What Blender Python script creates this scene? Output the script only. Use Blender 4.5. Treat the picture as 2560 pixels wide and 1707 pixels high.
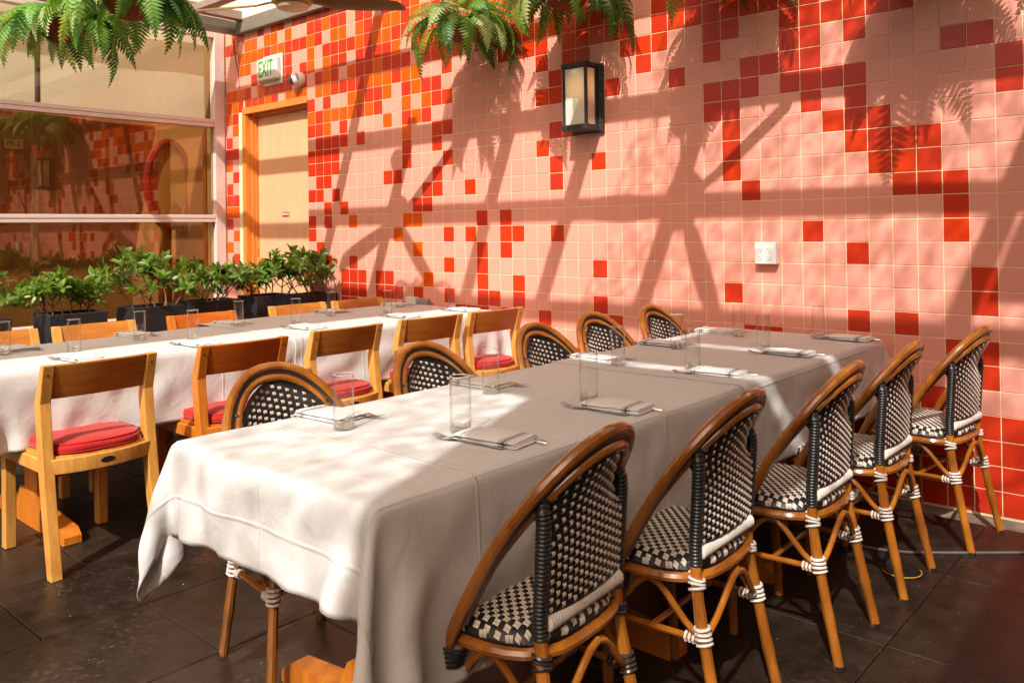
import bpy, math, random
import numpy as np
from mathutils import Vector, Matrix
R = math.radians
random.seed(7)
for o in list(bpy.data.objects): bpy.data.objects.remove(o)
S = bpy.context.scene
C = S.collection

# ------------------------------------------------------------------ camera
cam = bpy.data.cameras.new('camera'); camo = bpy.data.objects.new('camera', cam); C.objects.link(camo)
cyaw, cpit, crol = 0.7219, 0.0080, -0.0135
fw = Vector((-math.sin(cyaw)*math.cos(cpit), math.cos(cyaw)*math.cos(cpit), math.sin(cpit)))
rt = Vector((math.cos(cyaw), math.sin(cyaw), 0)); up = rt.cross(fw)
r2 = rt*math.cos(crol)+up*math.sin(crol); u2 = up*math.cos(crol)-rt*math.sin(crol)
camo.matrix_world = Matrix.Translation((6.0124, -4.1931, 1.3041)) @ Matrix((r2, u2, -fw)).transposed().to_4x4()
cam.sensor_width = 36; cam.sensor_fit = 'HORIZONTAL'; cam.lens = 2076.4/2560*36
cam.shift_y = -(853.5-555.24)/2560
cam.clip_start = 0.05; cam.clip_end = 500
S.camera = camo

# ------------------------------------------------------------------ world, sun, exposure
SUN = Vector((0.41, -1.0, 1.06)).normalized()
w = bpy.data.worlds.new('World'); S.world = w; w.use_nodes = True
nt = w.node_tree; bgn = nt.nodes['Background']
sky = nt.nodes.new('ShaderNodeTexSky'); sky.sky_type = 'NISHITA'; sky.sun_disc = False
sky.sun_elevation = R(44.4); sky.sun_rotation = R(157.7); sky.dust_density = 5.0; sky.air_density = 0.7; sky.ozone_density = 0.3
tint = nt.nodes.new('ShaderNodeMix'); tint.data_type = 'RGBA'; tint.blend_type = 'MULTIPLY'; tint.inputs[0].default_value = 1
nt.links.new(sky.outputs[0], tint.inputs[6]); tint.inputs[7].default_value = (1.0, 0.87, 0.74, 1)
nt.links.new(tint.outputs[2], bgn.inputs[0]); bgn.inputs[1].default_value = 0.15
sl = bpy.data.lights.new('sun', 'SUN'); sl.energy = 4.4; sl.angle = R(0.6); sl.color = (1.0, 0.955, 0.90)
so = bpy.data.objects.new('sun', sl); C.objects.link(so); so.location = (8, -8, 9)
so.rotation_euler = SUN.to_track_quat('Z', 'Y').to_euler()
S.view_settings.view_transform = 'Standard'; S.view_settings.look = 'None'
S.view_settings.exposure = 0.52; S.view_settings.gamma = 1.0; S.view_settings.use_curve_mapping = False
S.cycles.max_bounces = 10; S.cycles.transparent_max_bounces = 24; S.cycles.diffuse_bounces = 5
S.cycles.caustics_reflective = False; S.cycles.caustics_refractive = False

# ------------------------------------------------------------------ mesh helpers
class MB:
    def __init__(s): s.v = []; s.f = []; s.m = []
    def add(s, vs, fs, mi=0):
        n = len(s.v); s.v.extend([tuple(p) for p in vs]); s.f.extend([tuple(i+n for i in f) for f in fs]); s.m.extend([mi]*len(fs)); return s
    def box(s, c, d, rot=None, mi=0, bev=0.0):
        x, y, z = d[0]/2, d[1]/2, d[2]/2
        if bev <= 0:
            vs = [(a*x, b*y, e*z) for a in (-1, 1) for b in (-1, 1) for e in (-1, 1)]
            fs = [(0, 1, 3, 2), (4, 6, 7, 5), (0, 4, 5, 1), (2, 3, 7, 6), (0, 2, 6, 4), (1, 5, 7, 3)]
        else:
            b = min(bev, x*.9, y*.9, z*.9); vs = []; idx = {}
            for ax in range(3):
                for sx in (-1, 1):
                    for sy in (-1, 1):
                        for sz in (-1, 1):
                            q = [sx*(x-b), sy*(y-b), sz*(z-b)]; q[ax] = (sx*x, sy*y, sz*z)[ax]
                            idx[(ax, sx, sy, sz)] = len(vs); vs.append(tuple(q))
            fs = []
            for ax in range(3):
                for sg in (-1, 1):
                    o = [a for a in range(3) if a != ax]; quad = []
                    for p, q in ((-1, -1), (1, -1), (1, 1), (-1, 1)):
                        k = [0, 0, 0]; k[ax] = sg; k[o[0]] = p; k[o[1]] = q; quad.append(idx[(ax,)+tuple(k)])
                    fs.append(tuple(quad))
            for ax in range(3):
                o = [a for a in range(3) if a != ax]
                for p in (-1, 1):
                    for q in (-1, 1):
                        e = []
                        for sg in (-1, 1):
                            k = [0, 0, 0]; k[ax] = sg; k[o[0]] = p; k[o[1]] = q; e.append(tuple(k))
                        fs.append((idx[(o[0],)+e[0]], idx[(o[0],)+e[1]], idx[(o[1],)+e[1]], idx[(o[1],)+e[0]]))
            for sx in (-1, 1):
                for sy in (-1, 1):
                    for sz in (-1, 1): fs.append(tuple(idx[(a, sx, sy, sz)] for a in range(3)))
        if rot is not None: vs = [rot @ Vector(p) for p in vs]
        return s.add([(p[0]+c[0], p[1]+c[1], p[2]+c[2]) for p in vs], fs, mi)
    def tube(s, pts, r, n=8, closed=False, caps=True, mi=0):
        P = [Vector(p) for p in pts]; N = len(P); rr = r if isinstance(r, (list, tuple)) else [r]*N
        T = []
        for i in range(N):
            a = P[(i-1) % N] if closed or i > 0 else P[i]; b = P[(i+1) % N] if closed or i < N-1 else P[i]
            t = (b-a); T.append(t.normalized() if t.length > 1e-9 else Vector((0, 0, 1)))
        u = T[0].orthogonal().normalized(); vs = []
        for i in range(N):
            u = (u - T[i]*u.dot(T[i])); u = u.normalized() if u.length > 1e-6 else T[i].orthogonal().normalized(); w_ = T[i].cross(u)
            for k in range(n):
                a = 2*math.pi*k/n; vs.append(P[i]+(u*math.cos(a)+w_*math.sin(a))*rr[i])
        fs = []
        for i in range(N if closed else N-1):
            j = (i+1) % N
            for k in range(n): fs.append((i*n+k, i*n+(k+1) % n, j*n+(k+1) % n, j*n+k))
        if caps and not closed: fs += [tuple(range(n))[::-1], tuple((N-1)*n+k for k in range(n))]
        return s.add(vs, fs, mi)
    def lathe(s, prof, n=20, c=(0, 0, 0), mi=0, M=None):
        vs = []; fs = []
        for (r, z) in prof:
            for k in range(n):
                a = 2*math.pi*k/n; p = Vector((r*math.cos(a), r*math.sin(a), z))
                if M is not None: p = M @ p
                vs.append((p.x+c[0], p.y+c[1], p.z+c[2]))
        for i in range(len(prof)-1):
            for k in range(n): fs.append((i*n+k, i*n+(k+1) % n, (i+1)*n+(k+1) % n, (i+1)*n+k))
        return s.add(vs, fs, mi)
    def grid(s, P, closed_u=False, mi=0):
        nu, nv = len(P), len(P[0]); vs = [p for row in P for p in row]; fs = []
        for i in range(nu if closed_u else nu-1):
            for j in range(nv-1): a = i*nv; b = ((i+1) % nu)*nv; fs.append((a+j, b+j, b+j+1, a+j+1))
        return s.add(vs, fs, mi)
    def prism(s, outline, a, b, axis=1, mi=0):
        n = len(outline)
        def mk(p, t):
            return {0: (t, p[0], p[1]), 1: (p[0], t, p[1]), 2: (p[0], p[1], t)}[axis]
        vs = [mk(p, a) for p in outline]+[mk(p, b) for p in outline]
        fs = [tuple(range(n)), tuple(range(2*n-1, n-1, -1))]+[(i, n+i, n+(i+1) % n, (i+1) % n) for i in range(n)]
        return s.add(vs, fs, mi)
    def mesh(s, name, mats, smooth=True, ang=35):
        me = bpy.data.meshes.new(name); me.from_pydata(s.v, [], s.f)
        mats = mats if isinstance(mats, (list, tuple)) else [mats]
        for m in mats: me.materials.append(m)
        if len(mats) > 1: me.polygons.foreach_set('material_index', s.m)
        import bmesh
        bm = bmesh.new(); bm.from_mesh(me); bmesh.ops.recalc_face_normals(bm, faces=bm.faces); bm.to_mesh(me); bm.free()
        if smooth:
            me.polygons.foreach_set('use_smooth', [True]*len(me.polygons)); me.set_sharp_from_angle(angle=R(ang))
        me.update(); return me
    def build(s, name, mats, parent=None, **k):
        return obj(name, s.mesh(name, mats, **k), parent)
def obj(name, me, parent=None, loc=(0, 0, 0), rot=(0, 0, 0)):
    o = bpy.data.objects.new(name, me); C.objects.link(o); o.location = loc; o.rotation_euler = rot
    if parent is not None: o.parent = parent
    return o
def tag(o, label=None, cat=None, group=None, kind=None):
    if label: o['label'] = label
    if cat: o['category'] = cat
    if group: o['group'] = group
    if kind: o['kind'] = kind
    return o
def thing(name, label, cat, loc=(0, 0, 0), rz=0, group=None):
    o = bpy.data.objects.new(name, None); C.objects.link(o); o.location = loc; o.rotation_euler = (0, 0, rz)
    o.empty_display_size = .1
    return tag(o, label, cat, group)
def dup(root, loc, rz, label, rx=0, ry=0):
    r = root.copy(); C.objects.link(r); r.location = loc; r.rotation_euler = (rx, ry, rz); r['label'] = label
    for ch in list(root.children):
        c = ch.copy(); C.objects.link(c); c.parent = r
        for g in list(ch.children):
            d = g.copy(); C.objects.link(d); d.parent = c
    return r
def smoothstep(a, b, x):
    t = max(0, min(1, (x-a)/(b-a))); return t*t*(3-2*t)

# ------------------------------------------------------------------ materials
def mat(name, col, rough=.5, spec=.5, metal=0, noise=0, nscale=8, bump=0, bscale=60, coat=0, stretch=None, obvar=0, coord='Object', sheen=0, rvar=0, col2=None, detail=5):
    m = bpy.data.materials.new(name); m.use_nodes = True; t = m.node_tree; b = t.nodes['Principled BSDF']
    b.inputs['Base Color'].default_value = (*col, 1); b.inputs['Roughness'].default_value = rough
    b.inputs['Metallic'].default_value = metal; b.inputs['Specular IOR Level'].default_value = spec
    if coat: b.inputs['Coat Weight'].default_value = coat; b.inputs['Coat Roughness'].default_value = .08
    if sheen: b.inputs['Sheen Weight'].default_value = sheen
    tc = t.nodes.new('ShaderNodeTexCoord'); src = tc.outputs[coord]
    if stretch:
        mp = t.nodes.new('ShaderNodeMapping'); mp.inputs['Scale'].default_value = stretch; t.links.new(src, mp.inputs[0]); src = mp.outputs[0]
    last = None
    if noise or col2:
        nz = t.nodes.new('ShaderNodeTexNoise'); nz.inputs['Scale'].default_value = nscale; nz.inputs['Detail'].default_value = detail; nz.inputs['Roughness'].default_value = .62
        t.links.new(src, nz.inputs['Vector'])
        mr = t.nodes.new('ShaderNodeMapRange'); mr.inputs[1].default_value = .3; mr.inputs[2].default_value = .7
        t.links.new(nz.outputs[0], mr.inputs[0])
        mx = t.nodes.new('ShaderNodeMix'); mx.data_type = 'RGBA'
        c2 = col2 if col2 else tuple(min(1, c*(1+noise)) for c in col); c1 = col if col2 else tuple(c*(1-noise) for c in col)
        mx.inputs[6].default_value = (*c1, 1); mx.inputs[7].default_value = (*c2, 1)
        t.links.new(mr.outputs[0], mx.inputs[0]); last = mx.outputs[2]
        if rvar:
            m2 = t.nodes.new('ShaderNodeMapRange'); m2.inputs[3].default_value = rough-rvar; m2.inputs[4].default_value = rough+rvar
            t.links.new(mr.outputs[0], m2.inputs[0]); t.links.new(m2.outputs[0], b.inputs['Roughness'])
    if obvar:
        oi = t.nodes.new('ShaderNodeObjectInfo'); hs = t.nodes.new('ShaderNodeHueSaturation')
        m3 = t.nodes.new('ShaderNodeMapRange'); m3.inputs[3].default_value = 1-obvar; m3.inputs[4].default_value = 1+obvar
        t.links.new(oi.outputs['Random'], m3.inputs[0]); t.links.new(m3.outputs[0], hs.inputs['Value'])
        if last is not None: t.links.new(last, hs.inputs['Color'])
        else: hs.inputs['Color'].default_value = (*col, 1)
        last = hs.outputs[0]
    if last is not None: t.links.new(last, b.inputs['Base Color'])
    if bump:
        bn = t.nodes.new('ShaderNodeTexNoise'); bn.inputs['Scale'].default_value = bscale; bn.inputs['Detail'].default_value = 4
        t.links.new(src, bn.inputs['Vector']); bp = t.nodes.new('ShaderNodeBump'); bp.inputs['Strength'].default_value = bump; bp.inputs['Distance'].default_value = .004
        t.links.new(bn.outputs[0], bp.inputs['Height']); t.links.new(bp.outputs[0], b.inputs['Normal'])
        if coat: t.links.new(bp.outputs[0], b.inputs['Coat Normal'])
    return m
def dusty(m, col, th, sc):
    t = m.node_tree; b = t.nodes['Principled BSDF']; src = b.inputs['Base Color'].links[0].from_socket; ge = t.nodes.new('ShaderNodeNewGeometry')
    n1 = t.nodes.new('ShaderNodeTexNoise'); n1.inputs['Scale'].default_value = sc; n1.inputs['Detail'].default_value = 6; n1.inputs['Roughness'].default_value = .75
    n2 = t.nodes.new('ShaderNodeTexNoise'); n2.inputs['Scale'].default_value = 2.3; n2.inputs['Detail'].default_value = 3
    t.links.new(ge.outputs['Position'], n1.inputs['Vector']); t.links.new(ge.outputs['Position'], n2.inputs['Vector'])
    ml = t.nodes.new('ShaderNodeMath'); ml.operation = 'MULTIPLY_ADD'; ml.inputs[1].default_value = .35; t.links.new(n2.outputs[0], ml.inputs[0]); t.links.new(n1.outputs[0], ml.inputs[2])
    mr = t.nodes.new('ShaderNodeMapRange'); mr.inputs[1].default_value = th; mr.inputs[2].default_value = th+.16; mr.inputs[4].default_value = .75; t.links.new(ml.outputs[0], mr.inputs[0])
    mx = t.nodes.new('ShaderNodeMix'); mx.data_type = 'RGBA'; t.links.new(mr.outputs[0], mx.inputs[0]); t.links.new(src, mx.inputs[6]); mx.inputs[7].default_value = (*col, 1); t.links.new(mx.outputs[2], b.inputs['Base Color'])
def tilemat(name, col, dv=.07):
    m = mat(name, col, rough=.22, spec=.4, bump=.10, bscale=14, coord='Object')
    t = m.node_tree; b = t.nodes['Principled BSDF']
    ge = t.nodes.new('ShaderNodeNewGeometry'); mp = t.nodes.new('ShaderNodeMapping'); mp.inputs['Scale'].default_value = (1/.1105, 0, 1/.1105)
    fl = t.nodes.new('ShaderNodeVectorMath'); fl.operation = 'FLOOR'; wn = t.nodes.new('ShaderNodeTexWhiteNoise')
    t.links.new(ge.outputs['Position'], mp.inputs[0]); t.links.new(mp.outputs[0], fl.inputs[0]); t.links.new(fl.outputs[0], wn.inputs['Vector'])
    nz = t.nodes.new('ShaderNodeTexNoise'); nz.inputs['Scale'].default_value = 9; t.links.new(ge.outputs['Position'], nz.inputs['Vector'])
    ad = t.nodes.new('ShaderNodeMath'); ad.operation = 'ADD'; t.links.new(wn.outputs['Value'], ad.inputs[0]); t.links.new(nz.outputs[0], ad.inputs[1])
    mr = t.nodes.new('ShaderNodeMapRange'); mr.inputs[2].default_value = 2; mr.inputs[3].default_value = 1-dv; mr.inputs[4].default_value = 1+dv
    t.links.new(ad.outputs[0], mr.inputs[0]); hs = t.nodes.new('ShaderNodeHueSaturation'); hs.inputs['Color'].default_value = (*col, 1)
    t.links.new(mr.outputs[0], hs.inputs['Value']); t.links.new(hs.outputs[0], b.inputs['Base Color'])
    # bump follows world position so neighbouring tiles differ
    for n in t.nodes:
        if n.type == 'TEX_NOISE' and n.inputs['Scale'].default_value == 14: t.links.new(ge.outputs['Position'], n.inputs['Vector'])
    return m
def leafmat(name, c1, c2, rough=.4):
    m = mat(name, c1, rough=rough, spec=.35, col2=c2, nscale=6, obvar=.18)
    t = m.node_tree; b = t.nodes['Principled BSDF']; out = t.nodes['Material Output']
    tr = t.nodes.new('ShaderNodeBsdfTranslucent'); mx = t.nodes.new('ShaderNodeMixShader'); mx.inputs[0].default_value = .3
    lk = b.inputs['Base Color'].links[0].from_socket
    hs = t.nodes.new('ShaderNodeMix'); hs.data_type = 'RGBA'; hs.blend_type = 'MULTIPLY'; hs.inputs[0].default_value = 1; hs.inputs[7].default_value = (1.6, 1.9, .5, 1)
    t.links.new(lk, hs.inputs[6]); t.links.new(hs.outputs[2], tr.inputs[0])
    t.links.new(b.outputs[0], mx.inputs[1]); t.links.new(tr.outputs[0], mx.inputs[2]); t.links.new(mx.outputs[0], out.inputs[0])
    return m
def glassmat(name, tintc, refl=0.0, top=.6, rough=.0, grey=1.0, pw_=4.0, tone=None, edge=None):
    m = bpy.data.materials.new(name); m.use_nodes = True; t = m.node_tree; t.nodes.remove(t.nodes['Principled BSDF']); out = t.nodes['Material Output']
    tr = t.nodes.new('ShaderNodeBsdfTransparent'); tr.inputs[0].default_value = (*tintc, 1)
    if edge:
        l2 = t.nodes.new('ShaderNodeLayerWeight'); l2.inputs[0].default_value = .5; p2 = t.nodes.new('ShaderNodeMath'); p2.operation = 'POWER'; p2.inputs[1].default_value = 3.5; t.links.new(l2.outputs['Facing'], p2.inputs[0])
        m2 = t.nodes.new('ShaderNodeMix'); m2.data_type = 'RGBA'; m2.inputs[6].default_value = (*tintc, 1); m2.inputs[7].default_value = (*edge, 1); t.links.new(p2.outputs[0], m2.inputs[0]); t.links.new(m2.outputs[2], tr.inputs[0])
    gl = t.nodes.new('ShaderNodeBsdfGlossy'); gl.inputs['Roughness'].default_value = rough; gl.inputs[0].default_value = (*(tone or (grey,)*3), 1)
    lw = t.nodes.new('ShaderNodeLayerWeight'); lw.inputs[0].default_value = .5
    pw = t.nodes.new('ShaderNodeMath'); pw.operation = 'POWER'; pw.inputs[1].default_value = pw_; t.links.new(lw.outputs['Facing'], pw.inputs[0])
    ad = t.nodes.new('ShaderNodeMapRange'); ad.inputs[3].default_value = refl; ad.inputs[4].default_value = top; t.links.new(pw.outputs[0], ad.inputs[0])
    mx = t.nodes.new('ShaderNodeMixShader'); t.links.new(ad.outputs[0], mx.inputs[0]); t.links.new(tr.outputs[0], mx.inputs[1]); t.links.new(gl.outputs[0], mx.inputs[2]); t.links.new(mx.outputs[0], out.inputs[0])
    return m
def clothmat(name, col, trans=.12, rough=.85, bump=.12):
    m = mat(name, col, rough=rough, spec=.15, noise=.03, nscale=5, bump=bump, bscale=420, sheen=.1)
    t = m.node_tree; b = t.nodes['Principled BSDF']; out = t.nodes['Material Output']
    tr = t.nodes.new('ShaderNodeBsdfTranslucent'); tr.inputs[0].default_value = (*col, 1); mx = t.nodes.new('ShaderNodeMixShader'); mx.inputs[0].default_value = trans
    t.links.new(b.outputs[0], mx.inputs[1]); t.links.new(tr.outputs[0], mx.inputs[2]); t.links.new(mx.outputs[0], out.inputs[0])
    return m
M = {}
M['pink'] = tilemat('pink glazed tile', (.80, .335, .255), .09)
M['coral'] = tilemat('red glazed tile', (.54, .034, .011), .14)
M['orange'] = tilemat('orange glazed tile', (.74, .098, .003), .12)
M['deep'] = tilemat('deep orange red tile', (.58, .038, .006), .14)
M['grout'] = mat('cream grout', (.86, .66, .40), .9, noise=.12, nscale=30, coord='Generated')
M['slate'] = mat('dark slate', (.024, .0155, .0105), .40, .42, noise=.35, nscale=9, bump=.35, bscale=45, obvar=.14, rvar=.10, coord='Object')
dusty(M['slate'], (.13, .10, .07), .765, 42)
M['joint'] = mat('dusty floor joint', (.20, .165, .125), .9, noise=.3, nscale=20)
M['cloth'] = clothmat('white table linen', (.70, .69, .675))
def creasebump(m):
    t = m.node_tree; b = t.nodes['Principled BSDF']; tc = t.nodes.new('ShaderNodeTexCoord'); sp = t.nodes.new('ShaderNodeSeparateXYZ'); t.links.new(tc.outputs['UV'], sp.inputs[0]); hs = []
    for k in (0, 1):
        pp = t.nodes.new('ShaderNodeMath'); pp.operation = 'PINGPONG'; pp.inputs[1].default_value = .2; t.links.new(sp.outputs[k], pp.inputs[0])
        mr = t.nodes.new('ShaderNodeMapRange'); mr.interpolation_type = 'SMOOTHSTEP'; mr.inputs[1].default_value = 0; mr.inputs[2].default_value = .007; mr.inputs[3].default_value = 1; mr.inputs[4].default_value = 0
        t.links.new(pp.outputs[0], mr.inputs[0]); hs.append(mr.outputs[0])
    mxm = t.nodes.new('ShaderNodeMath'); mxm.operation = 'MAXIMUM'; t.links.new(hs[0], mxm.inputs[0]); t.links.new(hs[1], mxm.inputs[1])
    nz = t.nodes.new('ShaderNodeTexNoise'); nz.inputs['Scale'].default_value = 16; nz.inputs['Detail'].default_value = 5; nz.inputs['Distortion'].default_value = 1.2; t.links.new(tc.outputs['UV'], nz.inputs['Vector'])
    md = t.nodes.new('ShaderNodeMath'); md.operation = 'MULTIPLY_ADD'; md.inputs[1].default_value = 1.6; t.links.new(nz.outputs[0], md.inputs[0]); t.links.new(mxm.outputs[0], md.inputs[2])
    bp = t.nodes.new('ShaderNodeBump'); bp.inputs['Strength'].default_value = .55; bp.inputs['Distance'].default_value = .0032; t.links.new(md.outputs[0], bp.inputs['Height'])
    t.links.new(b.inputs['Normal'].links[0].from_socket, bp.inputs['Normal']); t.links.new(bp.outputs[0], b.inputs['Normal'])
creasebump(M['cloth'])
M['bamboo'] = mat('varnished rattan pole', (.20, .058, .007), .18, .5, col2=(.42, .145, .016), nscale=14, stretch=(1, 1, .25), coat=.35, obvar=.1)
M['dark_pole'] = mat('brown rattan pole', (.20, .075, .018), .22, .5, col2=(.34, .14, .035), nscale=14, stretch=(1, 1, .3), coat=.35, obvar=.1)
M['cord'] = mat('black cord', (.012, .012, .013), .35, .5)
M['blackweave'] = mat('black woven strand', (.016, .013, .012), .36, .5, bump=.3, bscale=300)
M['whiteweave'] = mat('ivory woven strand', (.68, .62, .53), .36, .45, noise=.08, nscale=30)
M['blackwrap'] = mat('black wrapping', (.022, .021, .021), .34, .55)
M['whitewrap'] = mat('white wrapping', (.74, .69, .62), .42, .45, noise=.06, nscale=25)
M['rubber'] = mat('black rubber foot', (.01, .01, .01), .6)
M['honey'] = mat('honey oak', (.54, .225, .040), .36, .4, col2=(.70, .36, .085), nscale=10, stretch=(4, 4, .7), bump=.12, bscale=40, obvar=.10, coat=.12)
M['amber'] = mat('amber stained wood', (.46, .125, .012), .32, .4, col2=(.60, .20, .022), nscale=10, stretch=(4, 4, .7), bump=.12, bscale=40, obvar=.10, coat=.15)
M['honeyb'] = mat('worn brown backrest wood', (.36, .115, .014), .36, .4, col2=(.50, .19, .030), nscale=9, stretch=(4, .6, 4), bump=.12, bscale=40, obvar=.12, coat=.12)
M['redstain'] = mat('red brown backrest wood', (.42, .085, .006), .32, .4, col2=(.54, .13, .012), nscale=9, stretch=(4, .6, 4), bump=.1, bscale=40, coat=.15)
M['endgrain'] = mat('black inlay', (.015, .013, .012), .4)
M['cushion'] = mat('red cushion canvas', (.43, .013, .011), .85, .2, noise=.1, nscale=6, bump=.2, bscale=300, sheen=.2)
M['planter'] = mat('charcoal planter', (.022, .021, .023), .5, .4, noise=.3, nscale=18, bump=.2, bscale=150)
M['soil'] = mat('potting soil', (.02, .012, .008), .95, noise=.5, nscale=60, bump=.8, bscale=80)
M['leaf'] = leafmat('shrub leaf', (.065, .135, .022), (.21, .32, .055), .34)
M['twig'] = mat('shrub twig', (.16, .075, .03), .8, noise=.3, nscale=30)
M['fern'] = leafmat('fern frond', (.045, .19, .035), (.19, .36, .06), .42)
M['fern2'] = leafmat('pale fern frond', (.24, .34, .11), (.42, .47, .20), .45)
M['coco'] = mat('coco fibre bowl', (.20, .045, .012), .95, noise=.4, nscale=40, bump=.8, bscale=90)
M['wire'] = mat('black wire', (.012, .012, .012), .4)
M['orangepaint'] = mat('orange door frame paint', (.72, .235, .045), .4, .45, noise=.06, nscale=7, bump=.06, bscale=30)
M['peach'] = mat('peach door paint', (.80, .43, .24), .42, .4, noise=.07, nscale=3, stretch=(3, 3, .6), bump=.05, bscale=20)
M['black'] = mat('black metal', (.014, .013, .013), .42, .5, noise=.3, nscale=30)
M['iron'] = mat('aged black iron', (.030, .028, .027), .5, .5, noise=.5, nscale=24, bump=.3, bscale=70)
M['white'] = mat('white plastic', (.74, .72, .67), .42, .4, noise=.02, nscale=8)
M['slot'] = mat('dark slot', (.10, .085, .06), .7)
M['green'] = mat('green lettering', (.09, .36, .06), .5)
M['redsign'] = mat('red sign', (.42, .02, .02), .5)
M['ink'] = mat('black lettering', (.02, .02, .02), .6)
M['paper'] = mat('grey card', (.42, .36, .28), .7, noise=.05, nscale=20)
M['alu'] = mat('pale anodised frame', (.72, .62, .58), .42, .5, metal=.0, noise=.04, nscale=5)
M['stucco'] = mat('rough stucco edge', (.55, .46, .33), .9, noise=.35, nscale=14, bump=.7, bscale=60)
M['gutter'] = mat('grey painted steel', (.22, .20, .165), .42, .5, metal=.2, noise=.15, nscale=16)
M['steel'] = mat('brown grey painted steel', (.30, .22, .18), .5, .4, noise=.12, nscale=10)
M['panel'] = clothmat('beige shade fabric', (.64, .58, .48), .42)  # for the added panels that block the sun overhead
M['shade'] = mat('beige roller blind', (.94, .89, .66), .9, .1, noise=.06, nscale=30, stretch=(1, .5, 14), bump=.1, bscale=80)
def addtrans(m, k, col):
    t = m.node_tree; b = t.nodes['Principled BSDF']; tr = t.nodes.new('ShaderNodeBsdfTranslucent'); tr.inputs[0].default_value = (*col, 1); mx = t.nodes.new('ShaderNodeMixShader'); mx.inputs[0].default_value = k
    t.links.new(b.outputs[0], mx.inputs[1]); t.links.new(tr.outputs[0], mx.inputs[2]); t.links.new(mx.outputs[0], t.nodes['Material Output'].inputs[0])
addtrans(M['shade'], .4, (.94, .89, .66))
M['inner'] = mat('warm brown wall', (.20, .105, .034), .8, .3, noise=.1, nscale=4)
M['innerfloor'] = mat('brown interior floor', (.10, .05, .02), .6)
M['redlac'] = mat('red lacquer', (.13, .012, .006), .4, coat=.1)
M['mirror'] = mat('amber mirror glass', (.30, .17, .05), .3, .5)
M['pane'] = glassmat('tinted window glass', (.84, .66, .42), refl=.20, top=.75, tone=(.85, .62, .42))
M['clearpane'] = glassmat('clear window glass', (.95, .94, .90), refl=.05, top=.55)
M['glass'] = glassmat('drinking glass', (.972, .972, .962), refl=.045, top=.85, pw_=2.4, edge=(.30, .29, .27))
M['glassbase'] = glassmat('thick glass base', (.90, .89, .86), refl=.12, top=.9, pw_=1.6, edge=(.25, .24, .22))
M['rim'] = mat('bright glass rim', (.80, .76, .72), .08, .8)  # pale solid colour stands in for light gathered along the rim
_t = M['rim'].node_tree; _tr = _t.nodes.new('ShaderNodeBsdfTransparent'); _mx = _t.nodes.new('ShaderNodeMixShader'); _mx.inputs[0].default_value = .45
_t.links.new(_t.nodes['Principled BSDF'].outputs[0], _mx.inputs[2]); _t.links.new(_tr.outputs[0], _mx.inputs[1]); _t.links.new(_mx.outputs[0], _t.nodes['Material Output'].inputs[0])
M['silver'] = mat('stainless steel', (.62, .58, .53), .22, .5, metal=1.0, noise=.05, nscale=30)
M['fanwood'] = mat('dark fan wood', (.13, .062, .018), .42, .4, col2=(.19, .10, .028), nscale=10, stretch=(1, 6, 6), coat=.1)
M['fanbrass'] = mat('ochre fan housing', (.42, .27, .03), .4, .5, metal=.3, noise=.1, nscale=20)
M['lens'] = mat('frosted lamp lens', (.72, .55, .40), .4, .4)
M['cable'] = mat('grey cable', (.12, .11, .10), .6)
M['yellow'] = mat('yellow ring', (.60, .36, .02), .5)
M['metalgrey'] = mat('grey metal plate', (.38, .37, .35), .45, metal=.4)
M['chip'] = mat('bare chip', (.8, .75, .62), .8)
M['facade'] = mat('cream plaster', (.78, .68, .52), .9, noise=.05, nscale=3)
def mottle_sheet():  # noise in the transparency shapes mottled sunlight below
    m = bpy.data.materials.new('textured roof glazing'); m.use_nodes = True; t = m.node_tree; t.nodes.remove(t.nodes['Principled BSDF'])
    tr = t.nodes.new('ShaderNodeBsdfTransparent'); tc = t.nodes.new('ShaderNodeTexCoord'); mp = t.nodes.new('ShaderNodeMapping'); mp.inputs['Scale'].default_value = (1, .8, 1)
    nz = t.nodes.new('ShaderNodeTexNoise'); nz.inputs['Scale'].default_value = 19; nz.inputs['Detail'].default_value = 3.0; mr = t.nodes.new('ShaderNodeMapRange'); mr.inputs[1].default_value = .36; mr.inputs[2].default_value = .64; mr.inputs[3].default_value = .58; mr.inputs[4].default_value = 1.0
    cm = t.nodes.new('ShaderNodeCombineColor')
    t.links.new(tc.outputs['Object'], mp.inputs[0]); t.links.new(mp.outputs[0], nz.inputs['Vector']); t.links.new(nz.outputs[0], mr.inputs[0])
    for k in range(3): t.links.new(mr.outputs[0], cm.inputs[k])
    t.links.new(cm.outputs[0], tr.inputs[0]); t.links.new(tr.outputs[0], t.nodes['Material Output'].inputs[0]); return m
M['glazing'] = mottle_sheet()
M['glazing2'] = glassmat('clear roof glazing', (.95, .95, .94), refl=.02, top=.4)  # for the added sheet that slightly dims the sun
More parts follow.
